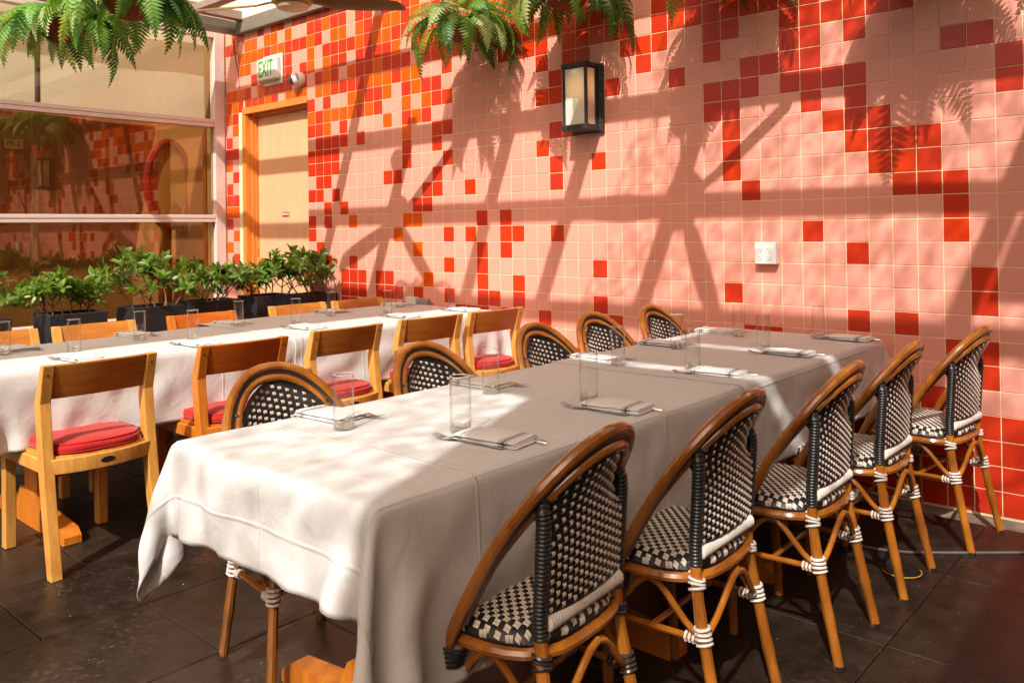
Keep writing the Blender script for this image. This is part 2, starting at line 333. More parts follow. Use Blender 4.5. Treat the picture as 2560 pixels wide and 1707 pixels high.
def napmat():
    m = clothmat('striped napkin', (.80, .785, .765), .06, bump=.15)
    t = m.node_tree; b = t.nodes['Principled BSDF']
    tc = t.nodes.new('ShaderNodeTexCoord'); sx = t.nodes.new('ShaderNodeSeparateXYZ'); t.links.new(tc.outputs['UV'], sx.inputs[0])
    rp = t.nodes.new('ShaderNodeValToRGB'); e = rp.color_ramp; e.interpolation = 'CONSTANT'
    st = [(0, 0), (.14, 1), (.155, 0), (.73, 1), (.745, 0), (.765, 1), (.82, 0), (.84, 1), (.855, 0)]
    e.elements[0].position = 0; e.elements[0].color = (0, 0, 0, 1); e.elements[1].position = st[1][0]; e.elements[1].color = (1, 1, 1, 1)
    for p, v in st[2:]: k = e.elements.new(p); k.color = (v, v, v, 1)
    t.links.new(sx.outputs[0], rp.inputs[0])
    mx = t.nodes.new('ShaderNodeMix'); mx.data_type = 'RGBA'; src = b.inputs['Base Color'].links[0].from_socket
    t.links.new(rp.outputs[0], mx.inputs[0]); t.links.new(src, mx.inputs[6]); mx.inputs[7].default_value = (.24, .23, .25, 1); t.links.new(mx.outputs[2], b.inputs['Base Color'])
    return m
M['napkin'] = napmat()
def lampmat():
    m = mat('glowing frosted glass', (.70, .64, .54), .35, .4); t = m.node_tree; b = t.nodes['Principled BSDF']
    ge = t.nodes.new('ShaderNodeNewGeometry'); vd = t.nodes.new('ShaderNodeVectorMath'); vd.operation = 'DISTANCE'; vd.inputs[1].default_value = (2.985, -.085, 2.16)
    t.links.new(ge.outputs['Position'], vd.inputs[0]); mr = t.nodes.new('ShaderNodeMapRange'); mr.interpolation_type = 'SMOOTHSTEP'
    mr.inputs[1].default_value = .045; mr.inputs[2].default_value = .15; mr.inputs[3].default_value = .34; mr.inputs[4].default_value = 0
    t.links.new(vd.outputs['Value'], mr.inputs[0]); b.inputs['Emission Color'].default_value = (1, .52, .16, 1); t.links.new(mr.outputs[0], b.inputs['Emission Strength'])
    return m
M['lampglass'] = lampmat()

# ================================================================== SETTING
P = 0.1105
# floor: one big sheet, paved near the tables with separate slabs
ground = MB().add([(-40, -40, -.012), (40, -40, -.012), (40, 40, -.012), (-40, 40, -.012)], [(0, 1, 2, 3)]).build('floor', M['joint'], smooth=False)
tag(ground, kind='structure')
SX, SY = .52, 1.345/2
slab = MB().box((0, 0, -.02), (SX-.004, SY-.004, .04), bev=.0025).mesh('paving_slab', M['slate'])
for i in range(-10, 8):
    for j in range(-6, 3):
        x = 3.60+SX*(i-.5); y = -1.505+SY*(j-.5)+(SY/2 if i % 2 and i < 3 else 0)
        if y > .22 or x < -1.5: continue
        obj('paving_slab', slab, ground, (x, y, random.uniform(-.0012, .0006)), (random.uniform(-.0015, .0015), random.uniform(-.0015, .0015), math.pi*(random.random() < .5)))

# ---------------- tiled wall
wall = thing('tiled_wall', 'long wall of glazed pink tiles with scattered red and orange ones', 'wall', (2.7, 0, 0))
WX0, WX1, WZ1 = -1.372, 6.85, 3.32
DX0, DX1, DZ = -1.016, 0.004, 2.452
g = MB()
def slabbox(x0, x1, z0, z1, y0=0.0, y1=.16): g.box(((x0+x1)/2, (y0+y1)/2, (z0+z1)/2), (x1-x0, y1-y0, z1-z0))
slabbox(WX0, DX0, -.01, WZ1); slabbox(DX0, DX1, DZ, WZ1); slabbox(DX1, WX1, -.01, WZ1)
go = g.build('grout', M['grout'], wall, smooth=False); go.location = (-2.7, 0, 0)
rows = {}
def setr(r, spec):
    d = rows.setdefault(r, {})
    for part in spec.split():
        k, v = part.split(':'); 
        for q in v.split(','):
            if '..' in q: a, b = q.split('..'); rng = range(int(a), int(b)+1)
            else: rng = [int(q)]
            for c in rng: d[c] = k
setr(18, 'O:-11,-6,-2,2,5,9 C:-10,-7,-4,0,3,6,7,11')
setr(17, 'O:-11,-5,-2,0,3,10,13 C:-10,-7,-4,-1,1,2,4,6,8,11,12 P:-12,-9,-8,-6,-3,5,7,9')
setr(16, 'O:-11,-9,-8,-6,-5,-3,2,10,12,16 C:-12,0,1,3,4,6,7,9,11,14,15,18 P:-10,-7,-4,-2,-1,5,8,13')
setr(15, 'O:-10..-7,-5,-4,0,3,4,6,8,9,10,12,13 C:-6,-3,-2,-1,1,7,11,14,17,19 P:-12,-11,2,5')
setr(14, 'O:-10,-9,0,6,8,9,12,13,20 C:-4,-3,2,3,4,5,7,10,11,14,16,18,19,21,24,25 P:-12,-11,-8,-2,-1,1')
setr(13, 'O:0,2,10,13 C:-8,-4,-3,-1,3,4,6..9,12,21,22,24,25,31 P:-12,-11,-10,-9,-7,-2,1,5,11')
setr(12, 'O:-12,-11,-10,-7,2,5,8,23,32,34 C:-9,-6,-5,-4,-3,-1,1,3,6,7,9..11,13,19,20,21,22,25,26,28,31 P:-8,-2,0,4,12')
setr(11, 'O:-12,-11,-6,-3,-2,-1,1,2,7,8,9,11,12,22,32,35,36 C:-10,-9,-8,-7,-5,3..6,10,20,21,23,25,26,31,37..39,48,49,51 P:-4,0')
setr(10, 'O:-12,5,6,9,12,30,31,35,41,42 C:-11,0,2,7,8,11,13,14,23,25,26,29,34,38,39,40,43,48,49,53 P:-10,1,3,4,10')
setr(9, 'O:-11,-10,0,2,3,4,5,7,11,13,15,34 C:1,6,8,14,24,25,30,38,39,41,52 P:-12,9,10,12')
setr(8, 'O:2,9,12,23,36 C:-12,0,1,4,11,13,24,25,28,32,37,38,39,45,46')
setr(7, 'O:11,14 C:-12,-11,1..4,6,15,25,34..36,38..41,47')
setr(6, 'O:-12,14 C:0..3,11,24,25,34,35,39,41,47,50')
setr(5, 'O:23,35,40 C:-11,0..3,11,15,41,42')
setr(4, 'O:-10,27,41,43 C:-12,1,2,9,10,14,24,35,42,44,50')
setr(3, 'O:17,35,42,43 C:-12,-11,0,1,3,13,14,24,44')
setr(2, 'O:-12,-11 C:2,4,12,13,36,43..45')
setr(1, 'O:5,11,12 C:-12,0,2,18,20,45,53')
setr(0, 'O:-11,10,17,20,21,45 C:0,15,24,39')
setr(-1, 'O:-12,-10,12 C:1,18,20,41,52')
setr(-2, 'O:15 C:-11,2,5,18,27,46')
setr(-3, 'O:13,18,21 C:4,5,6,8,9,35,46,-12')
setr(-4, 'O:19 C:4,5,6,8,9,10,12,15,18,21,27,41,43,50,-10')
setr(-5, 'O:13 C:4,5,7,11,16,17,18,20,23,28,36,37,45,46,1,2')
setr(-6, 'O:45 C:3,5,8,9,14,19,22,26,31,34,40,46,51')
setr(-7, 'O:6,17,29 C:2,4,7,11,13,16,20,22,25,28,30,33,36,38,41,44,45,49,53')
rt_ = random.Random(3)
tiles = {'P': 'pink', 'C': 'coral', 'O': 'orange', 'D': 'deep'}
TS = P-.0042
def tile_geo(mb, cx, cz, wd, ht, mi, tx, tz):
    b = .0020; x, z = wd/2, ht/2; y0, y1 = .001, -.0028
    vs = [(-x, y0, -z), (x, y0, -z), (x, y0, z), (-x, y0, z), (-x, y1+b*.8, -z), (x, y1+b*.8, -z), (x, y1+b*.8, z), (-x, y1+b*.8, z),
          (-x+b, y1, -z+b), (x-b, y1, -z+b), (x-b, y1, z-b), (-x+b, y1, z-b)]
    fs = [(0, 1, 5, 4), (1, 2, 6, 5), (2, 3, 7, 6), (3, 0, 4, 7), (4, 5, 9, 8), (5, 6, 10, 9), (6, 7, 11, 10), (7, 4, 8, 11), (8, 9, 10, 11)]
    mb.add([(cx+p[0], p[1]+p[0]*tx+p[2]*tz, cz+p[2]) for p in vs], fs, mi)
tmesh = {}
for k, n in tiles.items():
    t = MB(); tile_geo(t, 0, 0, TS, TS, 0, 0, 0); tmesh[k] = t.mesh('wall_tile', M[n], smooth=False)
rest = MB(); cand = []
for r in range(-11, 19):
    for c in range(-13, 62):
        x0, x1 = c*P, (c+1)*P; z0, z1 = (r+11)*P, (r+12)*P
        if x1 > DX0+.02 and x0 < DX1-.02 and z1 < DZ+.02: continue
        x0 = max(x0, WX0); 
        if c == -10 and z0 < DZ-.02: x1 = min(x1, DX0)
        col = rows.get(r, {}).get(c)
        if col is None:
            if r <= -8: col = 'C'
            elif r >= 12 and c < 34: col = rt_.choice('PPCOC')
            elif r >= 11: col = rt_.choice('PPPCPC')
            elif c > 54: col = rt_.choice('PPPPPPC')
            elif c == -13: col = rt_.choice('PPOC')
            else: col = 'P'
        if col == 'O' and c >= 14: col = 'D'
        cand.append((math.hypot(x0-6.0124, 4.1931), x0, x1, z0, z1, col))
# tiles that show largest: nearest to the camera and inside the frame
def inframe(x0, z0): return x0 < 5.55 and z0 < 2.75
big = sorted([t for t in cand if inframe(t[1], t[3])])[:300]; bigset = set(id(t) for t in big)
for t in cand:
    _, x0, x1, z0, z1, col = t; cx, cz = (x0+x1)/2, (z0+z1)/2
    tx, tz = rt_.gauss(0, .005), rt_.gauss(0, .005)
    if id(t) in bigset:
        o = obj('wall_tile', tmesh[col], wall, (cx-2.7, 0, cz), (-tz, 0, tx))
    else: tile_geo(rest, cx-2.7, cz, x1-x0-.0042, TS, 'PCOD'.index(col), tx, tz)
rest = rest.build('wall_tiles', [M['pink'], M['coral'], M['orange'], M['deep']], wall, smooth=False); rest['kind'] = 'stuff'
chips = MB()
for (x, z, s) in ((4.02, 2.55, .004), (4.25, 2.60, .004), (4.5, 2.62, .004), (4.39, 1.94, .009), (4.16, 1.83, .004), (3.88, 1.80, .004)):
    chips.lathe([(0, -.0007), (s, -.0005), (s*1.1, .001)], 7, (x-2.7, -.0045, z), M=Matrix.Rotation(R(90), 3, 'X'))
chips = chips.build('screw_hole', M['slot'], wall)

# ---------------- service door in the tiled wall
door = thing('service_door', 'peach door in a deep orange metal frame with a dark push bar', 'door', (-.5, .06, 0))
def jamb(name, prof, z0, z1):     # prof in world x,y
    return MB().prism([(x+.5, y-.06) for x, y in prof], z0, z1, axis=2).build(name, M['orangepaint'], door, smooth=False)
lp = [(-1.030, -.012), (-.972, -.012), (-.972, .045), (-.950, .045), (-.950, .075), (-.936, .075), (-.936, .135), (-1.014, .135), (-1.014, .0), (-1.030, .0)]
jamb('frame_jamb', lp, 0, 2.40)
jamb('frame_jamb', [(.002, .03), (-.024, .03), (-.024, .075), (-.040, .075), (-.040, .135), (.002, .135)], 0, 2.40)
hd = [(2.466, -.012), (2.408, -.012), (2.408, .045), (2.388, .045), (2.388, .075), (2.376, .075), (2.376, .135), (2.451, .135), (2.451, .0), (2.466, .0)]
MB().prism([(y-.06, z) for z, y in hd], -1.030+.5, .002+.5, axis=0).build('frame_head', M['orangepaint'], door, smooth=False)
MB().box((-.002, .06, 1.19), (.862, .045, 2.37), bev=.003).build('door_leaf', M['peach'], door)
pb = MB().box((0, .006, 1.0), (.74, .045, .062), bev=.008).build('push_bar', M['black'], door)
MB().box((-.375, .010, .985), (.06, .05, .16), bev=.008).build('bar_bracket', M['orangepaint'], pb)
MB().box((.375, .010, .985), (.06, .05, .16), bev=.008).build('bar_bracket', M['orangepaint'], pb)
hg = M['orangepaint']
for z in (.3, 1.2, 2.1): MB().tube([(-.435, .03, z-.05), (-.435, .03, z+.05)], .008).build('hinge', hg, door)
def text_mesh(body, size, ext, m, name, sx=1, bold=.0):
    cu = bpy.data.curves.new(name, 'FONT'); cu.body = body; cu.size = size; cu.extrude = ext; cu.align_x = 'CENTER'; cu.align_y = 'CENTER'; cu.offset = bold; cu.resolution_u = 4
    o = bpy.data.objects.new(name, cu); C.objects.link(o); dg = bpy.context.evaluated_depsgraph_get()
    me = bpy.data.meshes.new_from_object(o.evaluated_get(dg)); bpy.data.objects.remove(o); bpy.data.curves.remove(cu)
    for v in me.vertices: v.co.x *= sx
    me.materials.clear(); me.materials.append(m); return me
es = thing('employee_sign', 'small red plate reading EMPLOYEES ONLY on the peach door', 'sign', (-.49, .094, 1.462))
MB().box((0, 0, 0), (.105, .003, .042), bev=.001).build('sign_plate', M['redsign'], es)
obj('lettering', text_mesh('EMPLOYEES ONLY', .026, .0006, M['white'], 'lettering', .5, .0006), es, (0, -.0024, 0), (R(90), 0, 0))
MB().box((-.5, .6, 1.3), (1.3, .02, 2.8)).build('corridor_wall', M['inner'], wall, smooth=False).location = (-2.7, 0, 0)

# ---------------- window wall at the left (perpendicular to the tiled wall)
wx = -1.37
win = thing('window_wall', 'pale metal framed window wall left of the orange door', 'window', (wx, -2.2, 0))
def wbox(name, y0, y1, z0, z1, x0=-.045, x1=.045, m='alu', bev=.003, parent=None):
    return MB().box(((x0+x1)/2, (y0+y1)/2+2.2, (z0+z1)/2), (x1-x0, y1-y0, z1-z0), bev=bev).build(name, M[m], parent or win)
wbox('end_post', -.120, -.018, 0, 3.25)
so_ = wbox('stucco_strip', -.0165, -.0005, 0, 3.25, -.05, .035, 'stucco', 0)
wbox('window_post', -4.26, -4.18, 0, 3.25)
wbox('low_wall', -4.4, -.122, 0, .52, -.06, .02, 'gutter', .004)
wbox('window_sill', -4.4, -.122, .522, .565, -.07, .06)
for (za, zb) in ((1.405, 1.439), (1.441, 1.474), (2.307, 2.344), (2.346, 2.383), (3.16, 3.25)): wbox('frame_rail', -4.178, -.122, za, zb, -.04, .042 if za not in (1.405, 2.307) else .038)
for (za, zb, k) in ((.567, 1.403, 'pane'), (1.476, 2.305, 'pane'), (2.385, 3.158, 'clearpane')):
    MB().add([(0, -4.178+2.2, za), (0, -.122+2.2, za), (0, -.122+2.2, zb), (0, -4.178+2.2, zb)], [(0, 1, 2, 3)]).build('glass_pane', M[k], win, smooth=False)
# what shows behind the glass
room = thing('interior_room', 'dim warm brown room seen through the tinted glass', 'room', (-2.6, -2.2, 0))
MB().box((-.9, 0, 1.65), (.06, 4.6, 3.3)).build('back_wall', M['inner'], room, smooth=False)
MB().box((.1, 2.27, 1.65), (2.2, .06, 3.3)).build('side_wall', M['inner'], room, smooth=False)
MB().box((.1, -2.25, 1.65), (2.2, .06, 3.3)).build('side_wall', M['inner'], room, smooth=False)
MB().box((-.45, 0, 3.33), (1.0, 4.6, .06)).build('room_ceiling', M['inner'], room, smooth=False)
MB().box((.15, 0, -.01), (2.1, 4.5, .03)).build('room_floor', M['innerfloor'], room, smooth=False)
for (ya, yb, lab) in ((-1.60, -.15, 'wide beige roller blind behind the upper glass, next to the corner'), (-4.1, -1.645, 'beige roller blind behind the upper glass at the left edge')):
    rb = thing('roller_blind', lab, 'blind', (-1.47, (ya+yb)/2, 3.2), 0, 'roller blinds behind the glass')
    L_ = yb-ya; n = 14; P_ = []
    for i in range(n+1):
        s_ = i/n; zb = -.885-.03*math.sin(math.pi*s_)
        P_.append([(.006*math.sin(s_*9), (s_-.5)*L_, z) for z in np.linspace(0, zb, 5)])
    MB().grid(P_).build('blind_cloth', M['shade'], rb)
    MB().tube([(-.02, -L_/2, 0), (-.02, L_/2, 0)], .025, 10).build('blind_roller', M['alu'], rb)
ip = tag(MB().box((-1.56, -1.623, 1.9), (.05, .045, 2.7), bev=.004).build('interior_post', M['gutter']), 'dark slim post standing behind the glass between the two blinds', 'post')
ov = thing('oval_mirror', 'red lacquered oval mirror on the wall behind the tinted glass', 'mirror', (-2.2, -.15, 1.80))
ring = MB(); ring.grid([[(.035*math.cos(b)+0, (.225+.04*math.sin(b))*math.cos(a), (.43+.04*math.sin(b))*math.sin(a)) for b in np.linspace(0, 2*math.pi, 9)] for a in np.linspace(0, 2*math.pi, 33)]).build('oval_frame', M['redlac'], ov)
MB().add([(-.01, .225*math.cos(a), .43*math.sin(a)) for a in np.linspace(0, 2*math.pi, 33)[:-1]], [tuple(range(32))]).build('mirror_glass', M['mirror'], ov, smooth=False)
MB().box((-.1, 0, -.9), (.1, .1, 1.8)).build('mirror_post', M['inner'], ov)
ps = thing('room_sign', 'small grey card reading PE-2 behind the left window glass', 'sign', (-1.425, -1.8175, 2.041))
MB().box((0, 0, 0), (.004, .135, .076), bev=.001).build('sign_card', M['paper'], ps)
obj('lettering', text_mesh('PE-2', .062, .0005, M['ink'], 'lettering', .92), ps, (.003, 0, 0), (R(90), 0, R(90)))

# ---------------- pergola overhead
ZR = 3.30
per = thing('pergola', 'steel pergola overhead with a grey gutter beam along the tiled wall', 'pergola', (2.7, -2, 3.2))
def pbox(name, x0, x1, y0, y1, z0, z1, m, bev=.003):
    return MB().box(((x0+x1)/2-2.7, (y0+y1)/2+2, (z0+z1)/2-3.2), (x1-x0, y1-y0, z1-z0), bev=bev).build(name, M[m], per)
pbox('gutter_beam', -1.06, 7.4, -.062, -.003, 3.158, 3.285, 'gutter')
pbox('gutter_beam', -1.12, -1.062, -6.5, -.003, 3.158, 3.285, 'gutter')
for c in (-2.24, -.19, .53, 1.555, 2.25, 3.01, 4.70):
    x = c+.387*ZR; pbox('rafter', x-.045, x+.045, -7.2 if c in (-2.24, 4.70) else -2.42, -.064 if c in (-2.24, -.19) else -1.13, ZR-.03, ZR+.05, 'steel')
for D in (.60, 1.16, 1.72, 2.33): pbox('purlin', -1.06, 7.4, -D-.045, -D+.045, ZR-.092, ZR-.032, 'steel')
for D in (7.0,): pbox('purlin', -1.06, 7.4, -D-.045, -D+.045, ZR-.092, ZR-.032, 'steel')
def panel(x0, x1, y0, y1, z=ZR+.075): pbox('shade_panel', x0, x1, y0, y1, z, z+.006, 'panel', 0)  # added unseen panels, placed to shade tables, chairs and wall
PANELS = [(4.86, 6.02, -4.62, -3.92), (4.90, 6.02, -3.82, -3.30), (4.98, 6.02, -3.20, -2.45), (6.08, 8.8, -2.3, -1.5), (6.64, 8.8, -5.0, -3.5), (2.28, 2.92, -5.9, -2.5)]
for p in PANELS: panel(*p)
shade_wedge = MB().prism([(x-2.7, y+2) for x, y in ((5.28, -4.60), (5.70, -5.62), (5.80, -6.3), (5.99, -6.3), (5.99, -4.60))], ZR+.077-3.2, ZR+.082-3.2, axis=2).build('shade_panel', M['panel'], per, smooth=False)  # added unseen panel, cut to the slanted shade edge on the table
pbox('roof_glazing', -1.3, 3.895, -6.2, -.065, ZR+.13, ZR+.136, 'glazing2', 0)  # added unseen sheet, slightly dims the sun over the left side

fa = tag(MB().box((3, .55, 5.3), (20, .3, 4.0)).build('upper_facade', M['facade'], smooth=False), 'pale plastered facade rising above the tiled wall and gutter', 'facade')
fb = tag(MB().box((-3.6, -6.0, 5.3), (.3, 12.8, 4.0)).build('upper_facade', M['facade'], smooth=False), 'pale plastered facade set back above the window wall', 'facade')
pbox('roof_glazing', 3.9, 8.8, -6.2, .2, ZR+.13, ZR+.136, 'glazing', 0)  # added unseen sheet, breaks the sun into mottled light
cw = tag(MB().box((9.2, -4, 1.9), (.2, 12, 3.8)).build('courtyard_wall', M['inner'], smooth=False), 'plain brown wall closing the terrace on the right, outside the picture', 'wall')  # added out of view to darken side light on upright faces
cw = tag(MB().box((2.6, -10.6, 1.6), (13, .2, 3.2)).build('courtyard_wall', M['inner'], smooth=False), 'plain brown wall behind the camera at the far end of the terrace', 'wall')  # second added wall, blocks low sky light from behind
# ================================================================== TABLES AND CLOTHS
def drape(cx0, cx1, cy0, cy1, tx0, tx1, ty0, ty1, top, step=.024, seed=1, frames=110, iters=12):
    rng = np.random.default_rng(seed)
    def axis(a, b, ta, tb):      # grid lines that fall on the table edges
        ta, tb = (ta, tb) if tb < b and ta > a else ((a, tb) if tb < b else ((ta, b) if ta > a else (a, b)))
        n = int(round((tb-ta)/step)); h = (tb-ta)/n; l = int(round((ta-a)/h)); r = int(round((b-tb)/h))
        return ta+h*np.arange(-l, n+r+1)
    ax_, ay_ = axis(cx0, cx1, tx0, tx1), axis(cy0, cy1, ty0, ty1); nx, ny = len(ax_), len(ay_); cx0, cx1, cy0, cy1 = ax_[0], ax_[-1], ay_[0], ay_[-1]
    X, Y = np.meshgrid(ax_, ay_, indexing='ij')
    p = np.stack([X, Y, np.full_like(X, top+.001)], -1)
    e_ = 1e-4; on = (X > tx0-e_) & (X < tx1+e_) & (Y > ty0-e_) & (Y < ty1+e_)
    p[..., 2] += np.where(on, 0, rng.normal(0, .004, X.shape)); p[..., :2] += np.where(on[..., None], 0, rng.normal(0, .0015, X.shape+(2,)))
    v = np.zeros_like(p); dt = 1/40; sx = (cx1-cx0)/(nx-1); sy = (cy1-cy0)/(ny-1); cons = []
    for di, dj, k in ((1, 0, 1.), (0, 1, 1.), (1, 1, .35), (1, -1, .35), (2, 0, .06), (0, 2, .06), (4, 0, .02), (0, 4, .02)):
        L = np.hypot(di*sx, dj*sy)
        for par in (0, 1):
            ii = np.arange(max(0, -di), nx-max(0, di)); jj = np.arange(max(0, -dj), ny-max(0, dj))
            if abs(di) >= 1: ii = ii[((ii//abs(di)) % 2) == par]
            else: jj = jj[((jj//abs(dj)) % 2) == par]
            cons.append((ii, jj, ii+di, jj+dj, L, k))
    w = np.ones((nx, ny)); w[on] = 0.0
    for f in range(frames):
        v[..., 2] -= 9.8*dt; v *= .97; old = p.copy(); p = p+v*dt*w[..., None]
        for it in range(iters):
            for ii, jj, i2, j2, L, k in cons:
                A, B = np.ix_(ii, jj), np.ix_(i2, j2); a = p[A]; b = p[B]; wa = w[A]; wb = w[B]
                d = b-a; l = np.sqrt((d*d).sum(-1))+1e-9; c = (k*(l-L)/l/(wa+wb+1e-9))[..., None]*d
                p[A] = a+c*wa[..., None]; p[B] = b-c*wb[..., None]
            ins = (p[..., 0] > tx0) & (p[..., 0] < tx1) & (p[..., 1] > ty0) & (p[..., 1] < ty1) & (p[..., 2] < top)
            if ins.any():
                q = p[ins]; dd = np.stack([q[:, 0]-tx0, tx1-q[:, 0], q[:, 1]-ty0, ty1-q[:, 1], top-q[:, 2]], -1); m = dd.argmin(-1)
                q[m == 0, 0] = tx0; q[m == 1, 0] = tx1; q[m == 2, 1] = ty0; q[m == 3, 1] = ty1; q[m == 4, 2] = top; p[ins] = q
        v = (p-old)/dt; sp = np.sqrt((v*v).sum(-1, keepdims=True)); v *= np.minimum(1, 3/np.maximum(sp, 1e-6))
    return p
def wrinkle(p, top, seed):
    # faint looseness on the top, soft creases where the cloth hangs
    rng = np.random.default_rng(seed); nx, ny = p.shape[:2]; U, V = np.meshgrid(np.arange(nx)*.024, np.arange(ny)*.024, indexing='ij')
    X, Y, Z = p[..., 0].copy(), p[..., 1].copy(), p[..., 2].copy()
    du = np.gradient(p, axis=0); dv = np.gradient(p, axis=1); dn = np.cross(du, dv); dn /= np.linalg.norm(dn, axis=-1, keepdims=True)+1e-9
    n = np.zeros_like(U); t = np.zeros_like(U); r2_ = np.random.default_rng(99)
    for k in range(18):
        f = rng.uniform(10, 60); a = rng.uniform(0, 6.28); ph = rng.uniform(0, 6.28); w_ = f*(math.cos(a)*U+math.sin(a)*V)+ph
        n += np.sin(w_+1.6*np.sin(rng.uniform(3, 12)*U+rng.uniform(3, 12)*V+ph))/f**.9
        f2 = r2_.uniform(5, 24); a2 = r2_.uniform(0, 6.28); t += np.sin(f2*(math.cos(a2)*X+math.sin(a2)*Y)+r2_.uniform(0, 6.28))/f2
    hang = np.clip((top-Z)/.10, 0, 1); flat = Z > top-.004
    return p+dn*(hang*n*.030+flat*t*.0035)[..., None]
def tablecloth(name, label, args, top, creases, seed, group):
    p = wrinkle(drape(*args, top, seed=seed), top, seed); nx, ny = p.shape[:2]
    me = MB().grid([[tuple(q) for q in row] for row in p]).mesh(name, M['cloth'], ang=180)
    uv = me.uv_layers.new(name='UVMap'); u0, v0 = creases
    for lp_ in me.loops: i_ = lp_.vertex_index; uv.data[lp_.index].uv = ((i_//ny)*.024-u0, (i_ % ny)*.024-v0)
    o = obj(name, me); tag(o, label, 'tablecloth', group)
    sd = o.modifiers.new('sub', 'SUBSURF'); sd.levels = 1; sd.render_levels = 1
    th = o.modifiers.new('thick', 'SOLIDIFY'); th.thickness = .0016; th.offset = 1
    return o
TOP = .752
def table(label, x0, x1, y0, y1):
    cx, cy = (x0+x1)/2, (y0+y1)/2
    t = thing('dining_table', label, 'table', (cx, cy, 0), 0, 'dining tables under the white cloths')
    MB().box((0, 0, TOP-.024), (x1-x0-.03, y1-y0-.03, .036), bev=.008).build('tabletop', M['amber'], t)
    hl = (y1-y0)/2-.345
    for s in (-1, 1):
        y = s*hl
        MB().box((0, y, .40), (.14, .055, .62), bev=.006).build('trestle', M['amber'], t)
        f = MB(); w2 = .41
        prof = [(-w2, .004), (-w2+.015, 0), (w2-.015, 0), (w2, .004), (w2, .035), (w2-.035, .062), (.14, .085), (.10, .16), (-.10, .16), (-.14, .085), (-w2+.035, .062), (-w2, .035)]
        f.prism(prof, y-.035, y+.035, axis=1).build('trestle_foot', M['amber'], t, smooth=False)
        MB().box((0, y, TOP-.065), (.62, .06, .045), bev=.006).build('bearer', M['amber'], t)
    MB().box((0, 0, .22), (.06, 2*hl-.06, .05), bev=.005).build('stretcher', M['amber'], t)
    return t
T1 = (3.89, 4.725)
table('wooden trestle table under the front cloth, nearest the camera', *T1, -3.14, -1.63)
table('wooden trestle table under the front row cloth, against the tiled wall', *T1, -1.62, -.11)
table('wooden trestle table under the back row cloth, left end', 1.47, 2.305, -3.14, -1.66)
table('wooden trestle table under the back row cloth, end beside the tiled wall', 1.32, 2.29, -1.65, -.11)
G = 'white tablecloths'
tablecloth('tablecloth', 'white cloth with long pointed corners on the near front table', (3.62, 5.095, -3.372, -1.42, T1[0], T1[1], -3.15, 0), .756, (.70, .90), 1, G)
tablecloth('tablecloth', 'white cloth on the front table that ends against the tiled wall', (3.64, 5.02, -1.56, .02, T1[0]-.004, T1[1]+.004, -3.0, -.105), .7592, (.70, .80), 2, G)
tablecloth('tablecloth', 'white cloth on the back table beside the near wooden chairs, left edge', (1.22, 2.59, -3.38, -1.50, 1.46, 2.31, -3.15, 0), .756, (.68, .88), 3, G)
tablecloth('tablecloth', 'white cloth on the back table that ends at the tiled wall', (1.10, 2.60, -1.72, .02, 1.31, 2.315, -3.0, -.105), .7595, (.72, .85), 4, G)

# ================================================================== RATTAN CHAIRS
def hoopx(z):
    w_ = max(0, min(1, (z-.37)/.498)); return .212-.300*w_**1.25
def hoop_path(ins):
    pts = []; ym, zt = .219-ins, .868-ins*.95
    for z in np.linspace(.366, .60, 7)[:-1]: pts.append((hoopx(z)+ins*.12, .224-ins-.005*(z-.366)/.234, z))
    for a in np.linspace(0, math.pi/2, 13)[:-1]: pts.append((hoopx(.60+.268*math.sin(a))+ins*.12, ym*math.cos(a)**.92, .60+(zt-.60)*math.sin(a)))
    top = (hoopx(.868)+ins*.12, 0, zt)
    return pts+[top]+[(x, -y, z) for x, y, z in pts[::-1]]
def panel_half(z):
    return .15
def backx(z): return -.016*max(0, z-.483)/.242 - .062*max(0, (z-.70)/.14)**1.5
def panel_pt(s_, z):
    e = min(1, abs(s_)/max(.02, panel_half(z)))**3*smoothstep(.64, .75, z); x = backx(z)-.018*(1-(s_/.18)**2)
    return Vector((x+(hoopx(z)+.004-x)*e, s_, z))
def panel_half(z):
    if z < .62: return .152
    a = min(1, (z-.60)/(.868-.044-.60)); return min(.150, (.219-.042)*math.sqrt(max(0, 1-a*a))**.95)
def seat_pt(u, v):       # u,v in unit superellipse
    r = (abs(u)**3+abs(v)**3)**(1/3); return Vector((.175+.195*u, .2*v, .470+.008*(1-r*r)-.030*max(0, (r-.82)/.18)**2))
def strips(mb, P0, T, B, N, wd, ht, mi=0):   # a patch of two parallel strands, bulged
    for s_ in (-1, 1):
        c = P0+T*(s_*wd*.26); rowsv = []
        for t in (-1, -.4, .4, 1):
            b = .0012 if abs(t) < .9 else -.0018
            rowsv.append([c-T*wd*.24+B*t*ht/2+N*(b-.0006), c+N*(b+.0008)+B*t*ht/2, c+T*wd*.24+B*t*ht/2+N*(b-.0006)])
        mb.grid([[tuple(p) for p in r_] for r_ in rowsv], mi=mi)
def wraps(mb, p0, p1, R_, r, n, seg=10, tw=.0):
    p0, p1 = Vector(p0), Vector(p1); ax = (p1-p0).normalized(); u = ax.orthogonal().normalized(); v = ax.cross(u)
    for k in range(n):
        c = p0+(p1-p0)*(k/(n-1) if n > 1 else .5)
        mb.tube([c+(u*math.cos(a)+v*math.sin(a))*R_+ax*(tw*math.sin(a+k)) for a in np.linspace(0, 2*math.pi, seg+1)[:-1]], r, 5, closed=True)
